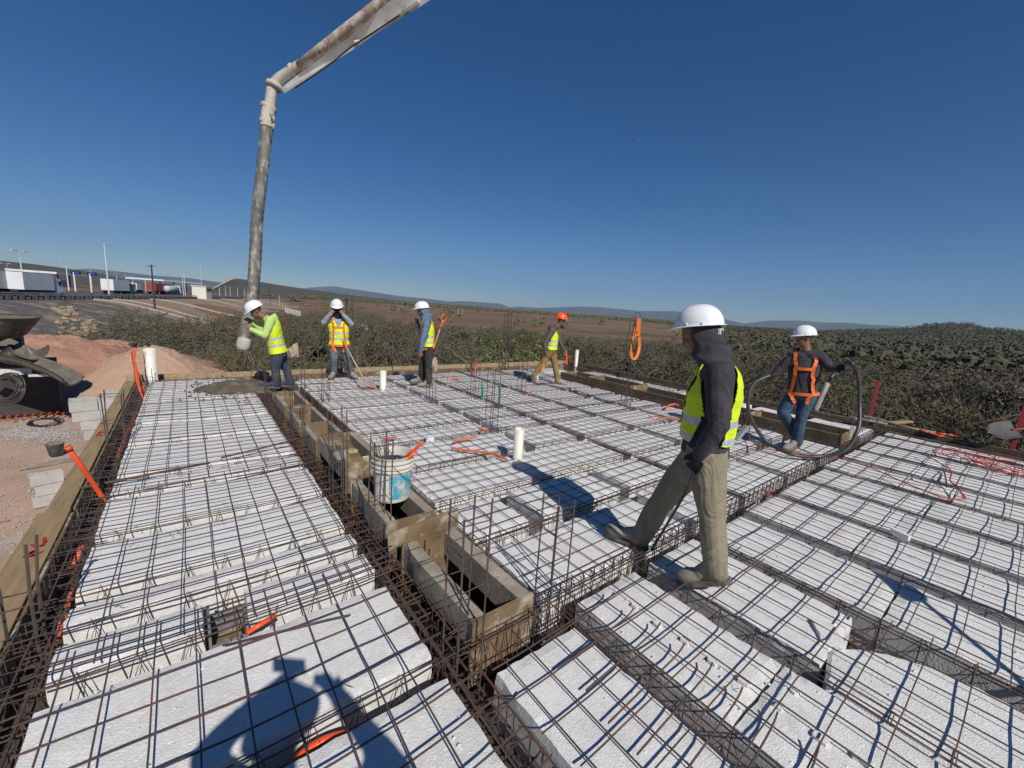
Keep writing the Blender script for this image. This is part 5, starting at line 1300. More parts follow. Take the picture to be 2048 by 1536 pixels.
def lamp(px, ptop, s, lab, py=590, arms=2, r=.12, m=LAMPM, nm='street_lamp'):
    q = hp_(px, s, py); e = empty(nm, tuple(q), lab, 'street lamp' if arms else 'pole', 'tall street lamps along the highway' if arms else 'poles along the highway'); E_ = e.location
    h = hgt(q.x, q.y, ptop)-q.z
    local(MB().tube([q, q+_Z*h*.5, q+_Z*h], [r, r*.8, r*.5], 8), E_).build('pole', m, e)
    L_ = h*.14
    for sg in ([-1, 1] if arms == 2 else [1] if arms == 1 else []):
        local(MB().tube([q+_Z*h*.985, q+_Z*h+d*sg*L_], r*.35, 6), E_).build('arm', m, e)
        local(MB().obox(q+_Z*(h)+d*sg*(L_+.3), d*.45, n_*.16, _Z*.06), E_).build('lamp_head', m, e)
    if arms == 0: local(MB().bar(q+_Z*h*.94-d*.9, q+_Z*h*.94+d*.9, .1, .1), E_).build('crossarm', m, e)
    return e
lamp(50, 502, 12, 'tall double-armed street lamp behind the nearest trailer'); lamp(139, 523, 30, 'double-armed street lamp left of the overhead signs', r=.16)
lamp(22, 527, 34, 'street lamp near the left border, lower than its neighbour', arms=2)
lamp(219, 487, 6, 'tallest slim lamp mast with one head and a camera box', arms=1, r=.15, py=596)
lamp(186, 536, 60, 'distant lamp between the overhead signs and the tall mast'); lamp(237, 546, 60, 'distant lamp behind the white box trailer'); lamp(254, 550, 70, 'distant lamp left of the utility pole')
lamp(268, 552, 60, 'small distant lamp close left of the utility pole'); lamp(371, 545, 8, 'bent-arm street lamp left of the white booth', arms=1, py=592)
lamp(367, 552, 12, 'second lamp close to the bent-arm one', arms=1, py=590)
lamp(404, 524, 14, 'slim radio mast behind the white booth', arms=0, r=.08, m=LAMPM, nm='radio_mast')
DP = mat('dark_pole', (.05, .045, .04), .8)
q = G(309, 607, -1.8); e = empty('utility_pole', tuple(q), 'dark wooden utility pole standing before the highway slope', 'utility pole'); E_ = e.location; h = hgt(q.x, q.y, 529)-q.z
local(MB().tube([q-_Z, q+_Z*h], [.17, .11], 8), E_).build('pole', DP, e); local(MB().bar(q+_Z*h*.96-RT*.9, q+_Z*h*.96+RT*.9, .1, .1), E_).build('crossarm', DP, e)
for k, px in enumerate([440, 452, 461, 476, 489]):
    lamp(px, 570+k*1.5, 4, 'pale post on the road below the hill cut, %s from the left' % ORD[k], arms=0, r=.1, py=598)
PW = mat('pale_post', (.5, .5, .46), .8)
for k, (px, pb, pt) in enumerate([(541, 612, 568), (559, 612, 592), (1185, 634, 616), (917, 630, 616), (925, 630, 616), (1075, 640, 631)]):
    q = G(px, pb, -3.3); o = MB().tube([q, Vector((q.x, q.y, hgt(q.x, q.y, pt)))], .09, 6).build('field_post', DP if k == 0 else PW); tag(o, ['dark utility pole on the plain right of the pump hose', 'short pale post right of the dark pole', 'pale pole on the plain behind the orange helmet', 'left of two pale poles beyond the blue hood', 'right of two pale poles beyond the blue hood', 'short pale post out on the brown plain'][k], 'pole')
for k in range(9):
    q = G(571+k*3.6, 625+k*1.1, -3.2); o = MB().box((q.x-.12, q.y-.12, q.z), (q.x+.12, q.y+.12, q.z+1.25)).build('fence_post', PW); tag(o, 'pale short fence post in the scrub right of the worker at the hose', 'fence post', 'row of pale fence posts')
for k in range(3):
    q = G(716+k*8.5, 658+k*1.5, -3.2); o = MB().box((q.x-.1, q.y-.1, q.z), (q.x+.1, q.y+.1, q.z+.8)).build('fence_post', PW); tag(o, '%s of three pale stubs in the scrub right of the shovel worker' % ORD[k], 'fence post')
# ================================================================ PEOPLE
def cloth(name, a, b=None, stains=None, rough=.9, scale=6):
    return mat(name, a, rough, var=b or tuple(c*.8 for c in a), scale=scale, stains=stains, bump=.35, bscale=90)
SKIN = mat('skin', (.24, .115, .065), .55, var=(.20, .09, .05), scale=14)
BLACKC = cloth('black_cloth', (.012, .012, .014))
CHAR = cloth('charcoal_cotton', (.034, .030, .038), (.052, .046, .056))
KHAKI = cloth('khaki_trousers', (.21, .18, .115), (.27, .235, .16), [((.33, .28, .20), 5, .56, .12), ((.09, .075, .045), 3, .6, .1)])
MUST = cloth('mustard_trousers', (.22, .135, .035), (.28, .19, .07), [((.36, .29, .19), 7, .58, .1)])
NAVY = cloth('navy_trousers', (.035, .045, .075), (.05, .06, .095), [((.14, .14, .14), 6, .58, .12)])
GREYJ = cloth('grey_jeans', (.075, .095, .115), (.12, .145, .165), [((.22, .24, .25), 6, .6, .1)])
JEAN = cloth('blue_jeans', (.028, .055, .095), (.055, .10, .16), [((.30, .28, .24), 4, .62, .1)])
PATT = cloth('dark_pattern_trousers', (.018, .016, .016), (.05, .045, .042), [((.12, .11, .10), 16, .62, .05)])
LIME = cloth('lime_sleeve', (.50, .68, .22), (.42, .58, .17))
GREYS = cloth('grey_shirt', (.22, .25, .30), (.30, .33, .38))
BLUES = cloth('blue_hoodie', (.085, .145, .225), (.13, .205, .30))
PLUM = cloth('plum_hoodie', (.085, .06, .07), (.12, .09, .10))
HIVIS = cloth('hi_vis', (.70, .86, .012), (.60, .76, .01), rough=.75)
REFL = mat('reflective_tape', (.42, .44, .45), .45, var=(.52, .54, .55), scale=20)
HATW = mat('helmet_white', (.80, .81, .82), .28, var=(.74, .75, .76), scale=3)
HATO = mat('helmet_orange', (.88, .09, .015), .3)
BOOTM = cloth('boot_leather', (.24, .21, .17), (.32, .285, .24), [((.36, .32, .26), 8, .58, .1)])
SOLE = mat('sole', (.07, .062, .052), .9, var=(.16, .14, .11), scale=20)

def capsule(bm, a, b, ra, rb, n=14):
    a, b = Vector(a), Vector(b); d = b-a; L = d.length; d = d/L if L > 1e-6 else Vector((0, 0, 1)); s = d.orthogonal().normalized(); u = d.cross(s); rings = []
    for k in range(1, 5): t = math.pi/2*(1-k/4); rings.append((a-d*ra*math.sin(t), ra*math.cos(t)))
    rings += [(b+d*rb*math.sin(math.pi/2*k/4), rb*math.cos(math.pi/2*k/4)) for k in range(0, 4)]
    if L > .15:
        pass
    p0 = bm.verts.new(a-d*ra); vr = []
    for c, r in rings: vr.append([bm.verts.new(c+(s*math.cos(6.2832*k/n)+u*math.sin(6.2832*k/n))*r) for k in range(n)])
    p1 = bm.verts.new(b+d*rb)
    for k in range(n): bm.faces.new((p0, vr[0][(k+1) % n], vr[0][k])); bm.faces.new((p1, vr[-1][k], vr[-1][(k+1) % n]))
    for i in range(len(vr)-1):
        for k in range(n): bm.faces.new((vr[i][k], vr[i][(k+1) % n], vr[i+1][(k+1) % n], vr[i+1][k]))
def ellip(bm, c, ax, ay, az, n=16, m=10):
    c, ax, ay, az = map(Vector, (c, ax, ay, az)); flip = ax.cross(ay).dot(az) < 0
    top = bm.verts.new(c+az); bot = bm.verts.new(c-az); R = []
    for j in range(1, m):
        t = math.pi*j/m; R.append([bm.verts.new(c+az*math.cos(t)+(ax*math.cos(6.2832*k/n)+ay*math.sin(6.2832*k/n))*math.sin(t)) for k in range(n)])
    def F(*v): bm.faces.new(v[::-1] if flip else v)
    for k in range(n): k2 = (k+1) % n; F(top, R[0][k], R[0][k2]); F(bot, R[-1][k2], R[-1][k])
    for j in range(m-2):
        for k in range(n): k2 = (k+1) % n; F(R[j][k], R[j+1][k], R[j+1][k2], R[j][k2])
def loft(bm, secs, n=20):
    """secs: (centre, half width vector, half depth vector)"""
    R = []
    for c, w_, d_ in secs: R.append([bm.verts.new(Vector(c)+Vector(w_)*math.cos(6.2832*k/n)+Vector(d_)*math.sin(6.2832*k/n)) for k in range(n)])
    ax = (Vector(secs[-1][0])-Vector(secs[0][0])); flip = Vector(secs[0][1]).cross(Vector(secs[0][2])).dot(ax) < 0
    def F(v): bm.faces.new(v[::-1] if flip else v)
    for i in range(len(R)-1):
        for k in range(n): k2 = (k+1) % n; F((R[i][k], R[i][k2], R[i+1][k2], R[i+1][k]))
    F(tuple(R[0][::-1])); F(tuple(R[-1]))
def remesh(bm, vox, smooth=3, name='tmp'):
    me = bpy.data.meshes.new(name); bm.to_mesh(me); bm.free()
    o = bpy.data.objects.new(name, me); COL.objects.link(o)
    r = o.modifiers.new('r', 'REMESH'); r.mode = 'VOXEL'; r.voxel_size = vox; r.use_smooth_shade = True
    s = o.modifiers.new('s', 'SMOOTH'); s.iterations = smooth; s.factor = .5
    dg = bpy.context.evaluated_depsgraph_get(); m2 = bpy.data.meshes.new_from_object(o.evaluated_get(dg)); bpy.data.objects.remove(o); return m2

def person(label, root, F, mode, J, look, shirt, pants, skin_hands=True, glove=None, S=1.0, vest=None, vestopen=False, hat=HATW, hat_tilt=0.0, hood=None, mask=None, vox=.009, harness=False, boots=BOOTM, fold=1.0, headoff=(0, 0, 0), grips=(None, None), vest_rng=(.10, .97), collar=None, bulk=1.0, bootk=1.12):
    root = Vector(root); F = Vector(F); F.z = 0; F.normalize(); Lf = Vector((-F.y, F.x, 0))     # Lf = the person's left
    N = Lf if mode == 'side' else F
    def pt(v):
        if isinstance(v, Vector): return v
        px, py, off = v; d = ray(px, py); t = (root+N*off-CAM).dot(N)/d.dot(N); return CAM+d*t
    J = {k: pt(v) for k, v in J.items()}
    e_loc = root; P = empty('person', root, label, 'person')
    def fin(me, nm, mats=None, par=P):
        for v in me.vertices: v.co -= root
        o = bpy.data.objects.new(nm, me); COL.objects.link(o); o.parent = par
        if mats:
            me.materials.clear(); [me.materials.append(m) for m in mats]
        return o
    hipL, hipR, shL, shR = J['hipL'], J['hipR'], J['shL'], J['shR']
    pel = (hipL+hipR)/2; shc = (shL+shR)/2; spine = (shc-pel); up = spine.normalized(); side = (shL-shR); side = (side-up*side.dot(up)).normalized(); hs = (hipL-hipR); hs = (hs-up*hs.dot(up)).normalized()
    fr_ = side.cross(up).normalized()
    if fr_.dot(F) < 0: fr_ = -fr_
    neck = J['neck']; head = J['head']; lk = Vector(look).normalized()
    bm = bmesh.new()
    def sec(t, w_, d_, f=0): 
        s = hs.lerp(side, t).normalized(); f2 = s.cross(up); f2 = f2 if f2.dot(fr_) > 0 else -f2
        return (pel+spine*t+f2*f*S, s*w_*S*bulk, f2*d_*S*bulk)
    loft(bm, [sec(-.17, .12, .085), sec(-.10, .165, .125, -.01), sec(.0, .172, .125), sec(.22, .16, .112, .005), sec(.5, .172, .118, .005), sec(.75, .185, .118, -.005), sec(.92, .17, .10, -.015), sec(1.02, .12, .075, -.02), sec(1.08, .07, .06, -.015)])
    caps = []
    def cap(a, b, ra, rb, kind):
        if kind in ('arm', 'leg', 'torso'): ra *= bulk; rb *= bulk
        capsule(bm, a, b, ra*S, rb*S); caps.append((Vector(a), Vector(b), ra*S, rb*S, kind))
    cap(shc+up*.0, neck, .062, .058, 'neck'); cap(neck, head-up*.02, .056, .055, 'neck')
    for sd_, sh, s in (('L', shL, 1), ('R', shR, -1)):
        el, wr, ha = J['el'+sd_], J['wr'+sd_], J['ha'+sd_]
        shp = sh+side*(-s)*.02
        cap(shp, sh.lerp(el, .5), .072, .062, 'arm'); cap(sh.lerp(el, .5), el, .062, .052, 'arm'); cap(el, el.lerp(wr, .4), .052, .05, 'arm'); cap(el.lerp(wr, .4), wr, .05, .038, 'arm')
        cap(shp, shc+side*s*.06+up*.0, .07, .075, 'torso')
        # hand
        hd = (ha-wr).normalized() if (ha-wr).length > .01 else (wr-el).normalized()
        grip = grips[0 if sd_ == 'L' else 1]
        pn = grip if grip is not None else (side*(-s)+fr_*.2)      # palm faces this way
        pn = Vector(pn); pn = (pn-hd*pn.dot(hd)).normalized(); across = hd.cross(pn).normalized()
        if across.dot(fr_+_Z*.3) < 0: across = -across          # thumb side
        gt = 1.25 if glove else 1.0
        n0 = len(bm.verts); pc = wr+hd*.048*S; ellip(bm, pc, hd*.052*S, across*.042*S*gt, pn*.018*S*gt); 
        cap(wr-hd*.01, wr+hd*.03, .03, .028, 'hand'); 
        for q in range(4):
            o0 = wr+hd*.085*S+across*(.030-.02*q)*S*gt; L = (.072, .080, .075, .058)[q]*S; c = .55+.1*q if grip is None else 1.25
            a = o0; dirv = hd
            for seg, fl in enumerate((.42, .32, .26)):
                ang = c*(.5, .8, .7)[seg]; dirv = (dirv*math.cos(ang)+pn*math.sin(ang)).normalized() if grip is None or grip is False else (dirv*math.cos(ang)+pn*math.sin(ang)).normalized()
                pnn = None; b = a+dirv*L*fl; cap(a, b, .0095*gt-.001*seg, .0088*gt-.001*seg, 'hand')
                pn2 = (pn-dirv*pn.dot(dirv)); a = b
        t0 = wr+hd*.025*S+across*.03*S; t1 = t0+(across*.75+hd*.6+pn*.3).normalized()*.04*S; t2 = t1+(hd*.8+pn*.5+across*.2).normalized()*.032*S
        cap(t0, t1, .013*gt, .011*gt, 'hand'); cap(t1, t2, .011*gt, .009*gt, 'hand'); caps.append((wr, wr+hd*.09, .03, .03, 'hand'))
        hp_, kn, an = J['hip'+sd_], J['kn'+sd_], J['an'+sd_]
        cap(hp_, hp_.lerp(kn, .5), .098, .088, 'leg'); cap(hp_.lerp(kn, .5), kn, .088, .07, 'leg'); cap(kn, kn.lerp(an, .35), .07, .068, 'leg'); cap(kn.lerp(an, .35), an, .068, .062, 'leg'); cap(an, an+(J['toe'+sd_]-an)*.15-_Z*.0, .062, .05, 'leg')
    # head
    hr = lk.cross(up if abs(lk.dot(up)) < .9 else fr_).normalized(); hu = hr.cross(lk).normalized(); h = head; k = S*1.0
    def E_(f, r_, u, rf, rr_, ru): ellip(bm, h+lk*f*k+hr*r_*k+hu*u*k, lk*rf*k, hr*rr_*k, hu*ru*k)
    E_(-.008, 0, .035, .095, .076, .085); E_(.02, 0, -.03, .066, .062, .078); E_(.052, 0, -.085, .03, .03, .022); E_(.035, 0, -.07, .045, .05, .03)
    E_(.088, 0, -.012, .016, .010, .030); E_(.098, 0, -.028, .014, .014, .010); E_(.078, 0, -.056, .018, .024, .009); E_(.078, 0, -.068, .017, .02, .008)
    for s in (-1, 1): E_(.072, s*.03, .022, .018, .026, .008); E_(.066, s*.034, -.022, .02, .02, .016); E_(-.005, s*.078, -.005, .02, .009, .03)
    me = remesh(bm, vox, 3, 'body')
    # which cloth each spot belongs to
    nv = len(me.vertices); co = np.empty(nv*3); me.vertices.foreach_get('co', co); co = co.reshape(-1, 3)
    def dcap(c):
        a, b = np.array(c[0]), np.array(c[1]); ab = b-a; t = np.clip(((co-a)@ab)/(ab@ab+1e-9), 0, 1)
        return np.linalg.norm(co-(a+t[:, None]*ab), axis=1)-(c[2]+(c[3]-c[2])*t)
    D = {k_: np.min([dcap(c) for c in caps if c[4] == k_], axis=0) for k_ in ('arm', 'hand', 'leg', 'neck')}
    tt = ((co-np.array(pel))@np.array(spine))/spine.length_squared
    hdist = np.linalg.norm(co-np.array(head), axis=1)
    kind = np.zeros(nv, int)         # 0 shirt 1 trousers 2 skin/glove hand 3 skin head
    kind[(tt < .02)] = 1
    kind[(D['leg'] < .01) & (tt < .12)] = 1
    kind[(D['arm'] < .012) & (D['arm'] < D['leg'])] = 0
    kind[(D['hand'] < .012) & (D['hand'] < D['arm']-.001)] = 2
    kind[(hdist < .17) & (tt > 1.0) & (D['arm'] > .03) & (D['hand'] > .015)] = 3
    # folds
    nr = np.empty(nv*3); me.vertices.foreach_get('normal', nr); nr = nr.reshape(-1, 3)
    for i in range(nv):
        if kind[i] < 2:
            c = co[i]; a_ = .0085 if kind[i] == 1 else .007
            z2 = c[2]+.5*noise.noise(Vector((c[0]*5, c[1]*5, c[2]*2)))
            q = (.35-abs(noise.noise(Vector((c[0]*7, c[1]*7, z2*9)))))*(1.4 if kind[i] == 0 else .6)+(.3-abs(noise.noise(Vector((c[0]*15+3, c[1]*15, z2*26)))))*.55+noise.noise(Vector((c[0]*4+9, c[1]*4, c[2]*5)))*.8
            co[i] += nr[i]*q*a_*fold
    me.vertices.foreach_set('co', co.ravel())
    mats = [shirt, pants, glove or SKIN, SKIN]
    fv = np.array([p.vertices[0] for p in me.polygons]); 
    body = fin(me, 'body', mats); me.polygons.foreach_set('material_index', kind[fv]); me.polygons.foreach_set('use_smooth', [True]*len(me.polygons)); me.update()
    coW = co.copy(); bv_ = BVHTree.FromPolygons([tuple(c) for c in coW], [tuple(p.vertices) for p in me.polygons])
    # vest: a shell lifted off the torso
    if vest:
        v0, v1 = vest_rng
        sx_ = (co-np.array(pel))@np.array(side); fx_ = (co-np.array(pel)-tt[:, None]*np.array(spine))@np.array(fr_)
        okv = (tt > v0) & (tt < v1+.12) & (D['arm'] > .006) & (D['hand'] > .02) & (D['neck'] > .012) & (hdist > .15)
        okv &= ~((D['arm'] < .03) & (tt < .55))
        if vestopen: okv &= ~((fx_ > 0) & (np.abs(sx_) < .03+.045*np.clip((tt-.35)/.6, 0, 1)) & (tt > .35))
        else: okv &= ~((fx_ > .0) & (np.abs(sx_) < .09*np.clip((tt-.65)/.35, 0, 1)))
        off = .013 if not vestopen else .019
        vo = co+nr*off; m_ = {}; vs = []; fs = []; mi = []
        for p in me.polygons:
            vv = list(p.vertices)
            if all(okv[q] for q in vv):
                for q in vv:
                    if q not in m_: m_[q] = len(vs); vs.append(Vector(vo[q])-root)
                fs.append([m_[q] for q in vv]); t_ = tt[vv].mean(); mi.append(1 if (.20 < t_ < .29 or .42 < t_ < .51) else 0)
        if fs:
            vm = bpy.data.meshes.new('vest'); vm.from_pydata(vs, [], fs); vm.materials.append(vest); vm.materials.append(REFL); vm.polygons.foreach_set('material_index', mi); vm.polygons.foreach_set('use_smooth', [True]*len(fs)); vm.update()
            o = bpy.data.objects.new('vest', vm); COL.objects.link(o); o.parent = P; sm = o.modifiers.new('solid', 'SOLIDIFY'); sm.thickness = .006; sm.offset = 1
    def strap(pts, w_=.042, m=ORH, nm='harness_strap', off=.022):
        P3 = curve([Vector(p) for p in pts], 6); o_p = []; o_n = []
        for p in P3:
            l, nn, _, _ = bv_.find_nearest(p)
            if l is None: continue
            dd = (p-(pel+spine*(((p-pel).dot(spine))/spine.length_squared))); dd = dd.normalized() if dd.length > .01 else nn
            if nn.dot(dd) < 0: nn = -nn
            o_p.append(l+nn*off); o_n.append(nn)
        return ribbon(o_p, w_, m, nm, P, th=.004, nrm=o_n, loc=root)
    def T(t, s, f): return pel+spine*t+side*s*S+fr_*f*S
    if harness:
        for s in (-1, 1):
            strap([T(1.02, .10*s, -.02), T(.92, .12*s, .10), T(.7, .10*s, .15), T(.35, .12*s, .15), T(.05, .14*s, .13)]); strap([T(1.02, .10*s, -.02), T(.8, .07*s, -.15), T(.6, .0, -.16)])
            strap([T(.6, 0, -.16), T(.3, .1*s, -.15), T(.02, .16*s, -.08)]); strap([T(.05, .15*s, .12), T(-.1, .1*s, .16), T(-.25, .07*s, .12)]); 
        strap([T(.68, .12, .14), T(.68, 0, .16), T(.68, -.12, .14)]); strap([T(.02, .17, .02), T(.0, .1, .14), T(.0, -.1, .14), T(.02, -.17, .02)])
    # boots
    K = S*bootk
    for sd_ in 'LR':
        an, toe = J['an'+sd_], J['toe'+sd_]; hz_ = (toe-an); u_ = Vector((0, 0, 1)); 
        flat = J.get('pitch'+sd_); d_ = hz_.normalized(); sdv = d_.cross(u_).normalized(); uu = sdv.cross(d_).normalized()
        # the sole plane runs from heel to toe
        sole_d = (toe-(an-u_*.075*K)).normalized(); sdv = sole_d.cross(u_).normalized(); uu = sdv.cross(sole_d).normalized(); heel = an-uu*.075*K-sole_d*.055*K; tip = heel+sole_d*.285*K
        bm = bmesh.new(); 
        ellip(bm, heel+sole_d*.20*K+uu*.045*K, sole_d*.085*K, sdv*.047*K, uu*.040*K); ellip(bm, heel+sole_d*.075*K+uu*.055*K, sole_d*.075*K, sdv*.040*K, uu*.055*K); capsule(bm, heel+sole_d*.14*K+uu*.055*K, an+uu*.02*K, .040*K, .044*K); capsule(bm, an, an+(J['kn'+sd_]-an).normalized()*.07*K, .044*K, .047*K)
        bme = remesh(bm, .008, 3, 'boot'); bo = fin(bme, 'boot', [boots]); bme.polygons.foreach_set('use_smooth', [True]*len(bme.polygons))
        vs = []; fs = []; n = 20
        for zz, sc in ((0, 1.0), (.024*K, 1.0), (.028*K, .93)):
            for k_ in range(n):
                a = 6.2832*k_/n; x = .1425*math.cos(a); w2 = (.047+.006*math.cos(a))*math.sin(a)*(.86 if abs(x+.02) < .05 else 1); vs.append(heel+sole_d*(.1425+x*sc)*K+sdv*w2*sc*K+uu*zz-root)
        for j in range(2):
            for k_ in range(n): k2 = (k_+1) % n; fs.append((j*n+k_, j*n+k2, (j+1)*n+k2, (j+1)*n+k_))
        fs += [tuple(range(n))[::-1], tuple(range(2*n, 3*n))]
        so_ = MB().add(vs, fs).build('sole', SOLE); so_.parent = bo
    # helmet
    if hat:
        tl = Matrix.Rotation(hat_tilt, 3, hr); hf = tl @ lk; hup = tl @ hu; c = head+hup*.052*S-hf*.006*S
        vs = []; fs = []; n, m = 44, 14; ra, rb, rh = .142*S, .118*S, .125*S
        for j in range(m+3):
            for i in range(n):
                a = 6.2832*i/n; ca, sa = math.cos(a), math.sin(a)
                if j <= m:
                    t = math.pi/2*(1-j/m)*1.0; cr, zr = math.cos(t), math.sin(t)
                    ridge_ = .006*math.exp(-((sa*cr/.16)**2))*max(0, zr)**.3*(1 if j > 0 else 1)+.0035*math.exp(-(((abs(sa*cr)-.38)/.08)**2))*(zr > .3)
                    r_ = 1+.0; p = c+hf*(ra*cr**.86*ca)+hr*(rb*cr**.86*sa)+hup*(rh*zr+ridge_*S)
                else:
                    q = (j-m)/2; br = .016+.042*max(0, ca)**2.2; dr = -.006-.016*max(0, ca)**2
                    p = c+hf*((ra+br*q*S)*ca)+hr*((rb+br*.55*q*S)*sa)+hup*(dr*q*S)
                vs.append(p-root)
        for j in range(m+2):
            for i in range(n): i2 = (i+1) % n; fs.append((j*n+i, j*n+i2, (j+1)*n+i2, (j+1)*n+i))
        # j = 0 is the rim line? order rings from the crown
        order = list(range(m, -1, -1))
        vs2 = []
        for j in order: vs2 += vs[(m-j)*n:(m-j+1)*n] if False else vs[j*n:(j+1)*n]
        o = MB().add(vs, fs[:m*n]+fs[m*n:]).build('helmet', hat, P, smooth=True); sm = o.modifiers.new('solid', 'SOLIDIFY'); sm.thickness = .004; sm.offset = 0
        mb = MB(); 
        for s in (-1, 1):
            for q in (.35, -.35): mb.tube([c+hr*s*rb*.93+hf*ra*q*.9+hup*.012-root, c+hr*s*(rb*1.0+.004)*math.sqrt(1-q*q*.6)+hf*ra*q+hup*.012-root], .008*S, 8)
        mb.build('helmet_rivets', hat, o)
        if glove and vox < .007:
            mb = MB(); mb.obox(c-hf*ra*.88-hup*.045-root, hf*.006, hr*.05, hup*.018); mb.build('nape_strap', REFL if False else PVC, o)
            ribbon([c+hr*-.075+hf*.0-hup*.02-root, c+hr*-.083-hf*.05-hup*.035-root, c-hr*.06-hf*.10-hup*.045-root], .03, PVC, 'headband', o, nrm=[hr]*3)
    if hood:
        bm = bmesh.new(); 
        bmesh.ops.create_uvsphere(bm, u_segments=40, v_segments=28, radius=1)
        cc = head-lk*.012*S-hu*.012*S; dl = []
        for v in bm.verts:
            x, y, z = v.co; q = 1+.05*noise.noise(Vector((x*2.5, y*2.5, z*5+root.x)))+.03*noise.noise(Vector((x*7, y*7, z*11)))
            w_ = .092*S; f_ = .108*S; u_h = .125*S if z > 0 else .17*S; 
            wide = 1+.25*max(0, -z)**2
            v.co = cc+hr*x*w_*q*wide+lk*y*f_*q*(1 if y > 0 else 1.12)*wide*(1)+hu*z*u_h*q
            if y > .28 and z > -.70 and abs(x) < .90: dl.append(v)
        bmesh.ops.delete(bm, geom=dl, context='VERTS')
        for v in bm.verts: v.co -= root
        hm2 = bpy.data.meshes.new('hood'); bm.to_mesh(hm2); bm.free(); hm2.materials.append(hood); hm2.polygons.foreach_set('use_smooth', [True]*len(hm2.polygons)); o = bpy.data.objects.new('hood', hm2); COL.objects.link(o); o.parent = P
        sm = o.modifiers.new('solid', 'SOLIDIFY'); sm.thickness = .009; sm.offset = 0
        vs = []; fs = []; n = 30; c0_, c1_, c2_, c3_ = head-hu*.07*S-lk*.045*S, head.lerp(neck, .8)+fr_*-.035, neck*.35+shc*.65+up*.05*S, shc+up*.0
        for j, (c_, w1, d1) in enumerate(((c0_, .088, .10), (c1_, .098, .112), (neck, .108, .112), (c2_, .115, .108), (c3_, .118, .10))):
            for k_ in range(n):
                a = 6.2832*k_/n; q_ = 1+.05*noise.noise(Vector((math.cos(a)*2, math.sin(a)*2, j*1.3)))+.03*math.sin(a*7+j)
                vs.append(c_+side*math.cos(a)*w1*q_*S+fr_*math.sin(a)*d1*q_*S-fr_*.012*S-root)
        for j in range(4):
            for k_ in range(n): k2 = (k_+1) % n; fs.append((j*n+k_, j*n+k2, (j+1)*n+k2, (j+1)*n+k_))
        dr_ = MB().add(vs, fs).build('hood_drape', hood, P, smooth=True); sm = dr_.modifiers.new('solid', 'SOLIDIFY'); sm.thickness = .008; sm.offset = 0; su = dr_.modifiers.new('sub', 'SUBSURF'); su.levels = su.render_levels = 1
    if mask:
        bm = bmesh.new(); ellip(bm, head+lk*.028*S-hu*.045*S-root, lk*.085*S, hr*.078*S, hu*.10*S); mm_ = bpy.data.meshes.new('face_mask'); bm.to_mesh(mm_); bm.free(); mm_.materials.append(mask); mm_.polygons.foreach_set('use_smooth', [True]*len(mm_.polygons)); o = bpy.data.objects.new('face_mask', mm_); COL.objects.link(o); o.parent = P
    if collar:
        mb = MB(); c1 = shc+up*.03; n = 24; vs = []; fs = []
        for j, (r_, z_) in enumerate(((.12, -.03), (.125, .0), (.105, .035), (.08, .045))):
            for k_ in range(n):
                a = 6.2832*k_/n; vs.append(c1+side*math.cos(a)*r_*S*1.05+fr_*(math.sin(a)*r_*S*.8-.03*S)+up*(z_*S*(1.3-.6*math.sin(a)))-root)
        for j in range(3):
            for k_ in range(n): k2 = (k_+1) % n; fs.append((j*n+k_, j*n+k2, (j+1)*n+k2, (j+1)*n+k_))
        mb.add(vs, fs); mb.build('folded_hood', collar, P, smooth=True)
    return P, J, dict(T=T, strap=strap, side=side, fr=fr_, up=up, hr=hr, hu=hu, lk=lk, head=head)

# --- the near worker striding to the left of the picture
r1 = G(1415, 1172)
F1 = (Vector((-.26, .965, 0)))
NM = person('man in white helmet, dark hoodie, open yellow vest and khaki trousers striding in the foreground', r1, F1, 'side', dict(
    head=(1396, 668, 0), neck=(1412, 716, 0), shL=(1440, 752, .17), shR=(1425, 746, -.17), elL=(1437, 850, .23), wrL=(1399, 908, .19), haL=(1390, 935, .17), elR=(1400, 850, -.22), wrR=(1372, 925, -.20), haR=(1366, 950, -.18),
    hipL=(1412, 905, .09), hipR=(1404, 905, -.09), knL=(1424, 1035, .10), anL=(1432, 1138, .08), toeL=(1382, 1164, .08), knR=(1318, 1010, -.10), anR=(1282, 1072, -.10), toeR=(1222, 1070, -.10)),
    F1*.86+Vector((0, 0, -.42)), CHAR, KHAKI, glove=BLACKC, vest=HIVIS, vestopen=True, hood=CHAR, vox=.0062, hat_tilt=.30, fold=1.3, bulk=1.14, bootk=1.22, vest_rng=(.18, .98), grips=(F1*.3-Vector((-F1.y, F1.x, 0)), None))
# --- man with the hose loop on the right
r5 = G(1590, 900); v5 = Vector((r5.x, r5.y, 0)).normalized(); F5 = Vector((-v5.x, -v5.y, 0)); R5 = Vector((v5.y, -v5.x, 0))      # R5 = to the right in the picture
W5 = person('man in white helmet, orange harness and blue jeans holding a big loop of black hose', r5, F5, 'front', dict(
    head=(1608, 677, .02), neck=(1612, 700, 0), shR=(1584, 713, .0), shL=(1642, 713, .0), elR=(1560, 738, .06), wrR=(1548, 750, .12), haR=(1542, 755, .14), elL=(1660, 736, .04), wrL=(1672, 738, .12), haL=(1680, 736, .15),
    hipR=(1589, 786, 0), hipL=(1618, 786, 0), knR=(1566, 824, .10), anR=(1590, 866, -.22), toeR=(1588, 886, -.12), knL=(1603, 832, .02), anL=(1594, 884, 0), toeL=(1578, 899, .10)),
    F5*.45-R5*.8+Vector((0, 0, -.18)), CHAR, JEAN, glove=BLACKC, hat=HATW, harness=True, vox=.0075, hat_tilt=.10, fold=1.2, bulk=1.08)
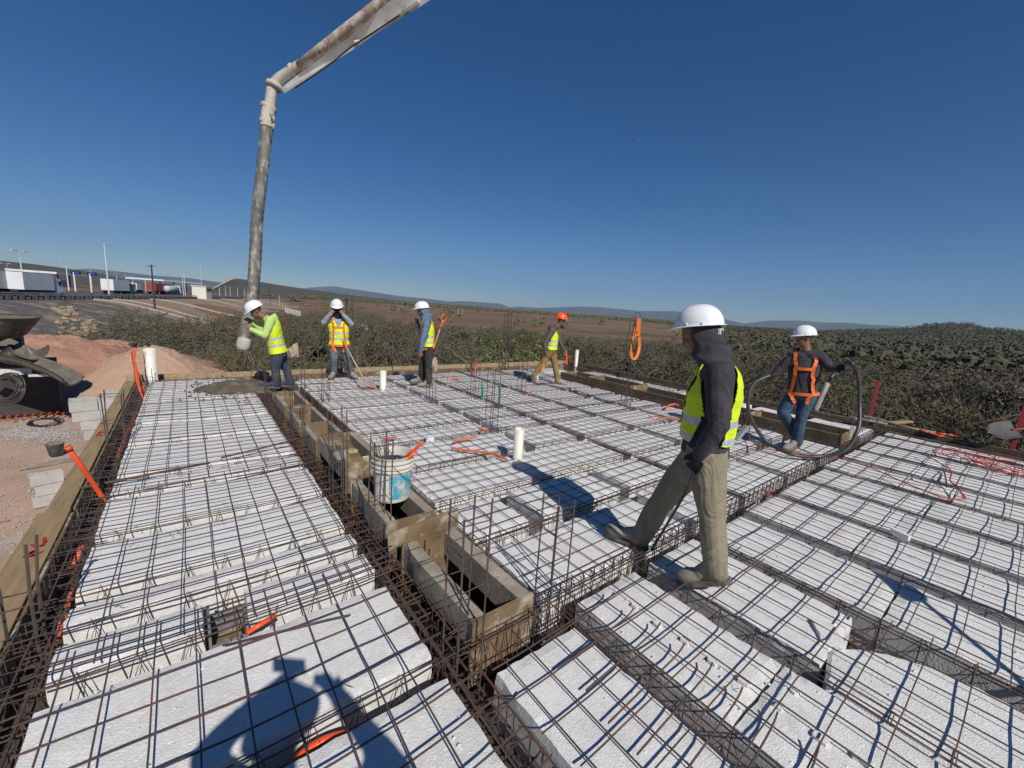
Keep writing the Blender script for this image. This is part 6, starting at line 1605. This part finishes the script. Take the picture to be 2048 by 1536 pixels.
# --- bent worker at the pump hose
r1b = G(565, 779); F1b = Vector((-1, .12, 0))
W1 = person('bent worker in white helmet and lime vest guiding the end of the grey pump hose', r1b, F1b, 'side', dict(
    head=(512, 622, 0), neck=(526, 634, 0), shL=(541, 642, .17), shR=(540, 640, -.17), elL=(530, 671, .20), wrL=(503, 659, .14), haL=(494, 652, .12), elR=(522, 660, -.20), wrR=(505, 645, -.16), haR=(497, 640, -.14),
    hipL=(556, 706, .09), hipR=(558, 705, -.09), knL=(551, 738, .10), anL=(553, 767, .10), toeL=(540, 776, .1), knR=(572, 737, -.10), anR=(581, 764, -.1), toeR=(569, 773, -.1)),
    F1b*.75+Vector((0, 0, -.6)), LIME, NAVY, vest=HIVIS, collar=LIME, vox=.0085, hat_tilt=.1, fold=1.2, boots=NAVY, vest_rng=(.0, .99))
# --- worker with the long shovel, facing us
r2 = G(688, 757); v2 = Vector((r2.x, r2.y, 0)).normalized(); F2 = -v2
W2 = person('worker facing us with both hands at his black face mask, lime vest and grey jeans', r2, F2, 'front', dict(
    head=(674, 616, .03), neck=(675, 629, 0), shR=(661, 637, 0), shL=(692, 637, 0), elR=(647, 645, .10), wrR=(661, 628, .16), haR=(667, 621, .15), elL=(703, 648, .10), wrL=(687, 630, .17), haL=(681, 622, .16),
    hipR=(668.5, 690, 0), hipL=(689, 690, 0), knR=(668, 718, .06), anR=(667.5, 746, 0), toeR=(663, 757, .12), knL=(693, 719, .05), anL=(703, 747, -.05), toeL=(709, 757, .08)),
    F2*.97+Vector((0, 0, -.2)), GREYS, GREYJ, vest=HIVIS, mask=BLACKC, harness=True, vox=.0085, fold=1.3, vest_rng=(.0, .99), hood=BLACKC, grips=(-F2, -F2))
# --- worker in the blue hood, facing left
r3 = G(850, 773); v3 = Vector((r3.x, r3.y, 0)).normalized(); F3 = Vector((-v3.y, v3.x, 0))
W3 = person('worker in a blue hood and lime vest with orange harness, standing in profile facing left', r3, F3, 'side', dict(
    head=(844, 621, 0), neck=(850, 635, 0), shL=(853, 646, .17), shR=(853, 645, -.17), elL=(846, 678, .20), wrL=(841, 702, .18), haL=(841, 710, .18), elR=(841, 664, -.20), wrR=(836, 650, -.2), haR=(835, 645, -.2),
    hipL=(858, 697, .09), hipR=(856, 697, -.09), knL=(857, 735, .09), anL=(858, 764, .09), toeL=(843, 774, .09), knR=(844, 733, -.10), anR=(844, 756, -.12), toeR=(830, 766, -.12)),
    F3*.93+Vector((0, 0, -.33)), BLUES, PATT, vest=HIVIS, hood=BLUES, harness=True, vox=.0085, hat_tilt=.2, fold=1.2, vest_rng=(.08, .99))
# --- striding worker in the orange helmet
r4 = G(1098, 768); v4 = Vector((r4.x, r4.y, 0)).normalized(); F4 = Vector((v4.y, -v4.x, 0))
W4 = person('striding worker in orange helmet, plum hoodie, small lime vest and mustard trousers', r4, F4, 'side', dict(
    head=(1122, 641, 0), neck=(1115, 652, 0), shR=(1104, 661, -.16), shL=(1108, 661, .16), elR=(1090, 686, -.2), wrR=(1091, 706, -.18), haR=(1093, 713, -.17), elL=(1119, 682, .2), wrL=(1128, 700, .2), haL=(1130, 706, .2),
    hipR=(1101, 700, -.09), hipL=(1103, 700, .09), knL=(1110, 730, .10), anL=(1115, 760, .08), toeL=(1130, 771, .08), knR=(1084, 728, -.09), anR=(1068, 752, -.1), toeR=(1075, 768, -.1)),
    F4*.86+Vector((0, 0, -.48)), PLUM, MUST, vest=HIVIS, hat=HATO, collar=PLUM, vox=.0085, hat_tilt=.38, fold=1.2, vest_rng=(.02, .9))
# --- the photographer, behind the camera: only the shadow is in the picture
Fp = Vector((.62, .78, 0)).normalized(); rp = -Fp*.29+Vector((.78, -.62, 0))*.09; Lp = Vector((-Fp.y, Fp.x, 0))
def LP(f, l, u): return rp+Fp*f+Lp*l+Vector((0, 0, u))
person('photographer in a white helmet holding up both hands, only the shadow shows', rp, Fp, 'side', dict(
    head=LP(.02, 0, 1.60), neck=LP(0, 0, 1.46), shL=LP(0, .18, 1.40), shR=LP(0, -.18, 1.40), elL=LP(.14, .35, 1.40), wrL=LP(.19, .16, 1.60), haL=LP(.20, .11, 1.66), elR=LP(.12, -.37, 1.40), wrR=LP(.19, -.16, 1.60), haR=LP(.20, -.11, 1.66),
    hipL=LP(0, .09, .92), hipR=LP(0, -.09, .92), knL=LP(.04, .12, .5), anL=LP(0, .14, .09), toeL=LP(.13, .16, .02), knR=LP(.04, -.12, .5), anR=LP(0, -.14, .09), toeR=LP(.13, -.16, .02)),
    Fp, CHAR, NAVY, vox=.012)
mb = MB(); mb.obox(-Fp*.05+Vector((0, 0, 1.70)), Lp*.075, Fp*.004, _Z*.036); tag(mb.build('phone', BLACKP), 'black phone held up by the photographer, out of the picture', 'phone')

# ---------------------------------------------------------------- what they hold
# hose loop of the man on the right (concrete vibrator hose)
d5 = dep(r5)-.2; HB = mat('vibrator_hose', (.03, .03, .032), .45, var=(.07, .068, .065), scale=5)
d5b = dep(r5)-.45
Lp_ = [(1679, 735, d5), (1700, 725, d5b), (1716, 752, d5b), (1719, 810, d5b), (1716, 858, d5b-.1), (1690, 900, d5b-.1), (1640, 913, d5b), (1585, 909, d5b), (1535, 884, d5), (1503, 840, d5), (1496, 800, d5), (1508, 767, d5), (1540, 751, d5)]
o = MB().tube(curve([Q(*p) for p in Lp_], 10), .0235, 12).build('vibrator_hose', HB, smooth=True); tag(o, 'big loop of black vibrator hose held by the man on the right', 'hose')
e = empty('concrete_vibrator', tuple(Q(1665, 752, d5)), 'grey steel vibrator rod hanging from the left hand of the man on the right', 'vibrator'); VL = e.location
local(MB().tube([Q(1671, 742, d5), Q(1654, 768, d5)], .022, 10), VL).build('rubber_neck', HB, e, smooth=True)
local(MB().tube([Q(1655, 766, d5), Q(1653, 770, d5), Q(1631, 818, d5), Q(1629, 823, d5)], [.03, .037, .037, .02], 14), VL).build('steel_head', mat('worn_steel', (.22, .22, .22), .45, var=(.32, .31, .29), scale=8), e, smooth=True)
# thin hose in the near worker's hand
W_ = NM[1]; a = W_['haL']
P = curve([a+Vector((.0, 0, .03)), a, Q(1376, 975, dep(a)+.02), Q(1345, 1030, dep(a)+.15), Q(1303, 1100, dep(G(1300, 1105))-.05)], 8)
tag(MB().tube(P, .009, 8).build('thin_cable', BLACKP, smooth=True), 'thin dark cable trailing from the near worker\'s gloved hand', 'cable')
# knife / glove in his back pocket
a = Q(1472, 880, dep(r1)-.08); tag(MB().bar(a, a+RT*.07+UP*.09, .03, .02).build('tool_handle', GREYS), 'grey tool handle sticking out of the near worker\'s back pocket', 'tool')
# shovel of the front facing worker, D handle behind the blue hood, orange tube pieces
d = dep(r2)-.25; g = G(722, 768, .04)
shovel('shovel', Q(683, 676, d), G(727, 757, .16), (-.3, -.5, .8), 'long-handled shovel leaning against the worker facing us', dh=False, L=.34, W_=.28)
d = dep(r3)+.25; shovel('shovel', Q(886, 640, d), Q(862, 712, d), (0, 1, .2), 'orange-gripped shovel held behind the blue-hooded worker', L=.25)
d = dep(r4)+.0
conduit(curve([Q(1131, 702, d-.15), Q(1133, 714, d-.15), Q(1134, 730, d-.15)]), .02, 'short orange tube in the striding worker\'s forward hand')
conduit(curve([Q(1090, 718, d-.2), Q(1087, 730, d-.2), Q(1083, 742, d-.2)]), .025, 'short orange tool in the striding worker\'s rear hand', m=STRAP)
# dangling glove and rag
def rag(c, s, m, label):
    bm = bmesh.new(); bmesh.ops.create_icosphere(bm, subdivisions=3, radius=s)
    for v in bm.verts: v.co *= 1+noise.noise(v.co*9/s*.1+Vector((c[0], 0, 0)))*1.0+noise.noise(v.co*3/s)*.5; v.co.z *= 1.5; v.co.y *= .6
    me = bpy.data.meshes.new('work_glove'); bm.to_mesh(me); bm.free(); me.materials.append(m); o = bpy.data.objects.new('work_glove', me); COL.objects.link(o); o.location = c; tag(o, label, 'glove')
RAG = cloth('tan_glove', (.45, .32, .22), (.35, .27, .20))
rag(Q(585, 703, dep(r1b)+.1), .085, RAG, 'dirty tan gloves hanging at the hip of the bent worker')
rag(Q(869, 727, dep(r3)-.1), .075, RAG, 'tan glove dangling at the thigh of the blue-hooded worker')
# things beyond the right border whose shadows fall on the slab
g = G(1835, 1190, 0); hh = 1.0; b_ = Vector((g.x-.188*hh, g.y-1.12*hh, hh)); p0 = Vector((b_.x-.85, b_.y+.15, -.05)); dd_ = (b_-p0).normalized()
shovel('shovel', p0, b_-dd_*.05, Vector((.15, .75, .75)), 'shovel planted beyond the lower right border, only its shadow shows', dh=False, L=.36, W_=.30)
